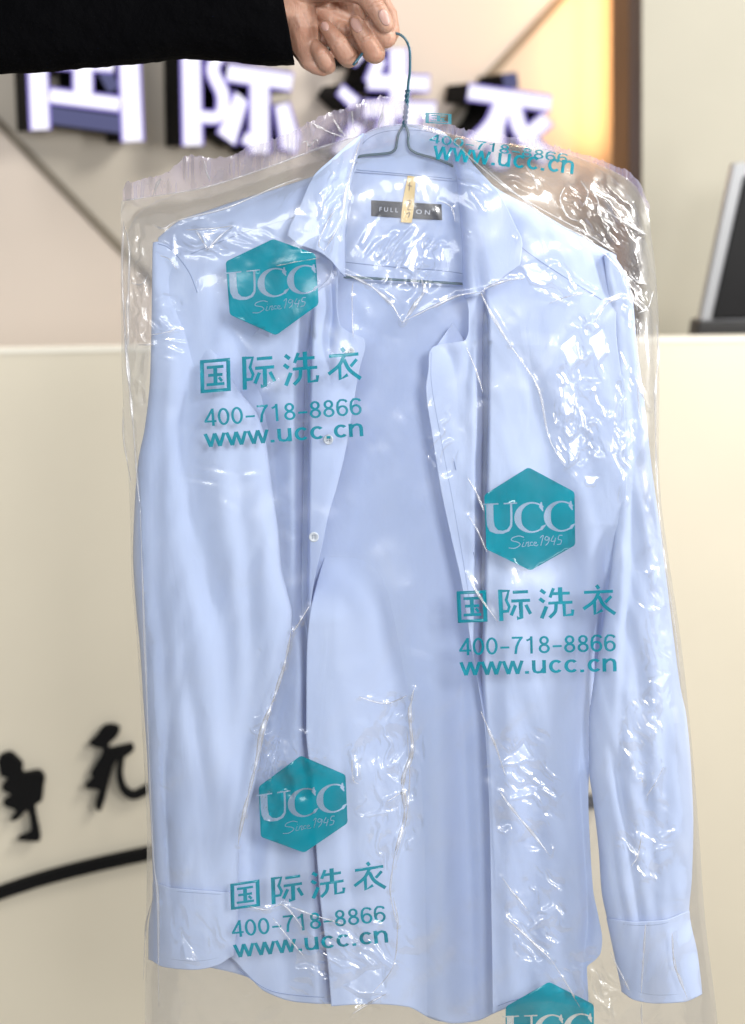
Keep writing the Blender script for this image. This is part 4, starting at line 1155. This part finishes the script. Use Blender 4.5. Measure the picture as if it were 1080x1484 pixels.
# added strips along the creases, tilted to the key lamp so they glint white
def crease(pts, r=0.45, off=0.0010, dep=None):
    """irregular narrow strip along a crease, turned to mirror the key lamp"""
    L = smoothline(pts, 9); n = len(L)
    vs = []; ph = r2.uniform(0, 60)
    for i, q in enumerate(L):
        d = float((dep or film_depth)(np.array([q[0]]), np.array([q[1]]))[0]) - off
        c = Vector(W(q[0], q[1], d))
        t = L[min(i+1, n-1)]-L[max(i-1, 0)]; t3 = Vector((t[0], 0, -t[1])).normalized()
        v = (Vector((0, 0, H))-c).normalized(); l = (KV-c).normalized(); h = (v+l).normalized()
        h = (h + Vector((0.22*float(vnoise(i*.5+ph, 3.3, 5)), 0, 0.22*float(vnoise(i*.5+ph, 9.1, 6))))).normalized()
        sd = t3.cross(h).normalized()
        k = math.sin(math.pi*i/(n-1))**0.5*(0.35 + 0.65*abs(float(vnoise(i*.2+ph, 1.7, 7)))*2.0)
        wv = 0.00115*r*k + 0.0001
        k2 = 0.5+0.4*float(vnoise(i*.12+ph, 5.7, 8))
        vs += [c - sd*wv*2*k2, c + sd*wv*2*(1-k2)]
    fs = [(2*i, 2*i+1, 2*i+3, 2*i+2) for i in range(n-1)]
    o = mesh('crease_glint', vs, fs, M['crease'], bag)
    solidify(o, 0.00015, 0)
fd = lambda x, y: np.minimum(fr_dep(x, y), film_depth(x, y))
for pts, r in CRE: crease(pts, r)
crease([(178, 290), (215, 285), (300, 270), (400, 238), (470, 212), (520, 196)], .6, 0.003, fr_dep)
crease([(592, 182), (650, 200), (690, 235), (735, 272), (790, 305), (850, 338), (895, 368)], .6, 0.002)
crease([(700, 240), (745, 278), (800, 320), (850, 345), (905, 395)], .6, 0.002)
for p in ([(452, 178), (474, 190), (500, 200)], [(482, 172), (492, 186), (502, 198)], [(296, 232), (300, 250), (306, 262)], [(234, 258), (228, 268), (222, 284)], [(556, 150), (552, 170), (548, 186)], [(510, 160), (512, 178), (516, 192)], [(436, 208), (444, 204), (448, 212), (458, 202), (462, 210)]):
    crease(p, .8, 0.003, fr_dep)

# ---- prints
INK = M['ink']
def ucc_letters():
    """serif U C C and the script line in hexagon units (R = 1, y down)"""
    def arc(cx, cy, rx, ry, a0, a1, wmax, wmin, ph, n=26):
        o, i = [], []
        for k in range(n+1):
            a = math.radians(a0+(a1-a0)*k/n)
            wv = wmin+(wmax-wmin)*max(0, math.cos(a-ph))**1.3
            o.append((cx+(rx)*math.cos(a), cy+ry*math.sin(a))); i.append((cx+(rx-wv)*math.cos(a), cy+(ry-min(wv, .06+wv*.2))*math.sin(a)))
        return o+i[::-1]
    ps = []
    # U
    ps += [[(-.93, -.34), (-.60, -.34), (-.60, -.315), (-.93, -.315)], [(-.50, -.34), (-.24, -.34), (-.24, -.315), (-.50, -.315)]]
    u = [(-.84, -.33), (-.70, -.33), (-.70, -.02), (-.68, .10), (-.62, .17), (-.53, .19), (-.44, .165), (-.385, .09), (-.375, -.03), (-.375, -.33), (-.335, -.33), (-.335, -.02), (-.345, .11), (-.40, .20), (-.52, .245), (-.66, .24), (-.78, .19), (-.83, .08), (-.84, -.04)]
    ps.append(u)
    for cx in (0.03, 0.60):
        ps.append(arc(cx, -.045, .33, .295, 48, 318, .135, .03, math.pi))
        ps.append([(cx+.185, -.33), (cx+.21, -.33), (cx+.235, -.155), (cx+.215, -.155), (cx+.15, -.24)])
        ps.append([(cx+.19, .13), (cx+.27, .10), (cx+.275, .115), (cx+.205, .205), (cx+.15, .20)])
    s = []
    def sk(pts, w=.012): s.append(stroke_poly(pts, w, 5))
    sk([(-.12, .33), (-.22, .30), (-.34, .33), (-.36, .38), (-.24, .42), (-.20, .47), (-.30, .53), (-.42, .52)], .015)
    sk([(-.13, .42), (-.16, .50), (-.11, .50)]); sk([(-.125, .375), (-.12, .382)], .015)
    sk([(-.07, .42), (-.10, .50)]); sk([(-.085, .45), (-.03, .42), (-.05, .50), (-.01, .49)])
    sk([(.05, .43), (.01, .43), (-.005, .48), (.05, .49)]); sk([(.08, .47), (.12, .44), (.08, .43), (.065, .48), (.11, .50), (.15, .48)])
    sk([(.19, .35), (.25, .31), (.20, .50)], .014)
    sk([(.36, .35), (.31, .33), (.28, .38), (.33, .40), (.37, .35), (.35, .44), (.29, .50)], .014)
    sk([(.45, .32), (.40, .42), (.49, .42)], .014); sk([(.49, .36), (.45, .50)], .014)
    sk([(.62, .32), (.56, .32), (.54, .39), (.60, .41), (.58, .48), (.51, .49)], .014)
    return ps, s
UL, USC = ucc_letters()
HEXU = [(0, -1), (.866, -.5), (.866, .5), (0, 1), (-.866, .5), (-.866, -.5)]
CJK = {}
def cjk_strokes():
    g = {}
    st = lambda pts, w, sm=False: stroke_poly(pts, w, 4, smooth=sm)
    W_ = .135
    g['guo'] = [st([(.06, .02), (.06, 1)], W_), st([(.94, .0), (.94, 1)], W_), st([(.0, .05), (1, .05)], .10), st([(.0, .95), (1, .95)], .10),
                st([(.22, .24), (.78, .24)], .09), st([(.26, .48), (.74, .48)], .09), st([(.2, .76), (.80, .76)], .09), st([(.5, .24), (.5, .76)], W_), st([(.62, .56), (.72, .68)], .09)]
    g['ji'] = [st([(.06, .0), (.06, 1)], W_), st([(.05, .05), (.33, .05), (.24, .34), (.33, .56), (.28, .70), (.10, .70)], .10),
               st([(.46, .10), (.95, .10)], .10), st([(.40, .38), (1, .38)], .10), st([(.70, .38), (.70, .93), (.56, .93)], W_),
               st([(.53, .52), (.38, .84)], .11), st([(.86, .52), (1.0, .82)], .11)]
    g['xi'] = [st([(.04, .06), (.18, .18)], .11), st([(.0, .34), (.14, .46)], .11), st([(.04, .98), (.20, .60)], .12),
               st([(.44, .02), (.32, .32)], .10), st([(.36, .20), (.93, .20)], .095), st([(.26, .50), (1, .50)], .095), st([(.64, .0), (.64, .50)], W_),
               st([(.50, .50), (.46, .78), (.28, .97)], .11, True), st([(.74, .50), (.74, .92), (.98, .90), (1.0, .74)], .105)]
    g['yi'] = [st([(.44, -.02), (.52, .10)], .11), st([(.04, .20), (.96, .20)], .10), st([(.52, .20), (.34, .50), (.0, .74)], .11, True),
               st([(.36, .46), (.36, .92), (.60, .80)], .11), st([(.50, .34), (.66, .66), (1.0, .95)], .115, True), st([(.90, .36), (.70, .56)], .10)]
    return g
CJKG = cjk_strokes()
CELLS = [('guo', 0.0, .187), ('ji', .264, .463), ('xi', .524, .732), ('yi', .80, 1.0)]
OFF = 0.0011
def affine_hex(vs):
    A = []; bx = []; by = []
    for (u, v), (x, y) in zip(HEXU, vs):
        A.append((u, v, 1)); bx.append(x); by.append(y)
    A = np.array(A); cx = np.linalg.lstsq(A, np.array(bx), rcond=None)[0]; cy = np.linalg.lstsq(A, np.array(by), rcond=None)[0]
    return lambda p: (cx[0]*p[0]+cx[1]*p[1]+cx[2], cy[0]*p[0]+cy[1]*p[1]+cy[2])
def round_hex(vs, k=.06):
    out = []
    for i in range(6):
        a, b, c = map(np.array, (vs[i-1], vs[i], vs[(i+1) % 6]))
        p = b+(a-b)*k; q = b+(c-b)*k
        for t in (0, .25, .5, .75, 1): out.append(tuple((1-t)**2*p + 2*t*(1-t)*b + t*t*q))
    return out
def print_hex(vs):
    af = affine_hex(vs)
    letters = [[af(p) for p in l] for l in UL]
    scr = [[af(p) for p in l] for l in USC]
    V, Fc = union_tris([round_hex(vs)], minus=letters+scr, grid=5)
    hx = surf_poly('printed_hexagon', V, Fc, film_depth, OFF, INK, bag)
    V, Fc = union_tris(letters+scr, grid=5)
    surf_poly('hexagon_lettering', V, Fc, film_depth, OFF-0.0002, M['inkpale'], hx)
def print_cjk(tl, tr, bl, br, cells=CELLS, dep=film_depth, off=OFF):
    tl, tr, bl, br = map(lambda q: np.array(q, float), (tl, tr, bl, br))
    ps = []
    for key, c0, c1 in cells:
        for st in CJKG[key]:
            ps.append([tuple((tl*(1-(c0+(c1-c0)*p[0])) + tr*(c0+(c1-c0)*p[0]))*(1-p[1]) + (bl*(1-(c0+(c1-c0)*p[0])) + br*(c0+(c1-c0)*p[0]))*p[1]) for p in st])
    V, Fc = union_tris(ps, grid=5)
    surf_poly('printed_lettering', V, Fc, dep, off, INK, bag)
def arcp(cx, cy, rx, ry, a0, a1, n=14):
    return [(cx+rx*math.cos(math.radians(a0+(a1-a0)*k/n)), cy+ry*math.sin(math.radians(a0+(a1-a0)*k/n))) for k in range(n+1)]
def glyph(ch, t):
    """strokes of a grotesque letter, cap height 1, y up, t = stroke; returns (polygons, advance)"""
    S_ = lambda p, w=t: stroke_poly(p, w, 1, smooth=False)
    h = t/2; x = .74
    if ch == '0': return [S_(arcp(.27, .5, .27-h, .5-h, 85, 275)), S_(arcp(.27, .5, .27-h, .5-h, -95, 95))], .62
    if ch == '1': return [S_([(.30, 0), (.30, 1)]), S_([(.31, .95), (.24, .84), (.08, .76)], t*.9)], .62
    if ch == '4': return [S_([(.40, 0), (.40, 1)]), S_([(.0, .27), (.55, .27)], t*.95), S_([(.40, .97), (.035, .27)], t*.95)], .62
    if ch == '7': return [S_([(.02, 1-h), (.53, 1-h)]), S_([(.49, .97), (.34, .72), (.23, .42), (.18, 0)])], .62
    if ch == '8': return [S_(arcp(.27, .74, .225-h, .26-h, a, a+190)) for a in (85, 265)] + [S_(arcp(.27, .275, .26-h, .275-h, a, a+190)) for a in (85, 265)], .62
    if ch == '6': return [S_(arcp(.275, .32, .265-h, .32-h, a, a+190)) for a in (85, 265)] + [S_([(.49, .80), (.44, .90), (.33, 1-h), (.20, .94), (.09, .80), (.055, .60), (.055, .33)])], .62
    if ch == '-': return [S_([(.04, .39), (.46, .39)], t*.95)], .56
    if ch == '.': return [S_([(.10, 0), (.10, .15)], .15)], .30
    if ch == 'w': return [S_([(.02, x), (.20, .0)], t*.95), S_([(.20, 0), (.37, x)], t*.95), S_([(.37, x), (.54, 0)], t*.95), S_([(.54, 0), (.72, x)], t*.95)], .80
    if ch == 'u': return [S_([(.06, x), (.06, .24), (.10, .10), (.21, h-.01), (.34, .08), (.43, .25)]), S_([(.45, 0), (.45, x)])], .62
    if ch == 'n': return [S_([(.06, 0), (.06, x)]), S_([(.08, .48), (.17, .63), (.30, x-h+.01), (.41, .62), (.45, .48), (.45, 0)])], .58
    if ch == 'c': return [S_(arcp(.28, x/2, .27-h, x/2-h, 42, 318, 22))], .58
def print_txt(s, bl, br, h, bold=0.012, dep=None, off=None):
    dep = dep or film_depth; off = OFF if off is None else off
    t = 0.132 + (bold-0.018)*2
    ps = []; cur = 0
    for ch in s:
        g, adv = glyph(ch, t)
        ps += [[(cur+q[0], q[1]) for q in p] for p in g]; cur += adv
    hi = max(q[0] for p in ps for q in p)
    bl = np.array(bl, float); br = np.array(br, float); ax = br-bl; up = np.array([ax[1], -ax[0]])/np.linalg.norm(ax)
    V, Fc = union_tris([[tuple(bl+ax*(q[0]/hi)+up*q[1]*h) for q in p] for p in ps], grid=5)
    surf_poly('printed_lettering', V, Fc, dep, off, INK, bag)
def print_txt_font(s, bl, br, h, bold=0.012, dep=film_depth, off=OFF): text_on('printed_lettering', s, bl, br, h, bold, dep, off, INK, bag, 5)
GRP = [dict(hex=[(396, 346), (457.5, 368), (462, 441), (400, 486), (333, 456), (327, 379)], cj=((290, 522), (521, 503), (291, 570), (523, 551)), ph=((297, 618), (525, 601), 25), ur=((298, 648), (527, 632), 26)),
       dict(hex=[(766, 677), (833, 713), (834, 790), (769, 827), (705, 796), (702, 717)], cj=((662, 857), (890, 848), (664, 903), (892, 892)), ph=((666, 950), (893, 944), 25), ur=((668, 979), (894, 973), 26)),
       dict(hex=[(436, 1095), (501, 1123), (504, 1193), (441, 1236), (378, 1213), (375, 1140)], cj=((334, 1281), (557, 1247), (335, 1319), (559, 1289)), ph=((337, 1359), (560, 1336), 24), ur=((341, 1388), (563, 1366), 25)),
       dict(hex=[(796, 1423), (861, 1456), (861, 1530), (797, 1568), (733, 1536), (733, 1459)])]
for g in GRP:
    print_hex(g['hex'])
    if 'cj' in g:
        print_cjk(*g['cj']); print_txt('400-718-8866', *g['ph']); print_txt('www.ucc.cn', *g['ur'], bold=0.022)
# the folded over top of the cover
fdt = lambda x, y: np.where(np.asarray(y) > TS(x), film_depth(x, y), fr_dep(x, np.minimum(y, TS(x))))
fdm = lambda x, y: np.minimum(np.minimum(film_depth(x, y), fr_dep(x, y)), 1.352)
print_txt('www.ucc.cn', (628, 230), (831, 252), 26, 0.02, fdm, 0.001)
print_txt('400-718-8866', (622, 206), (822, 236), 13, 0.012, fdm, 0.0012)
print_cjk((617, 163), (850, 176), (617, 178), (850, 190), cells=[('guo', 0.0, .16)], dep=fdm, off=0.001)
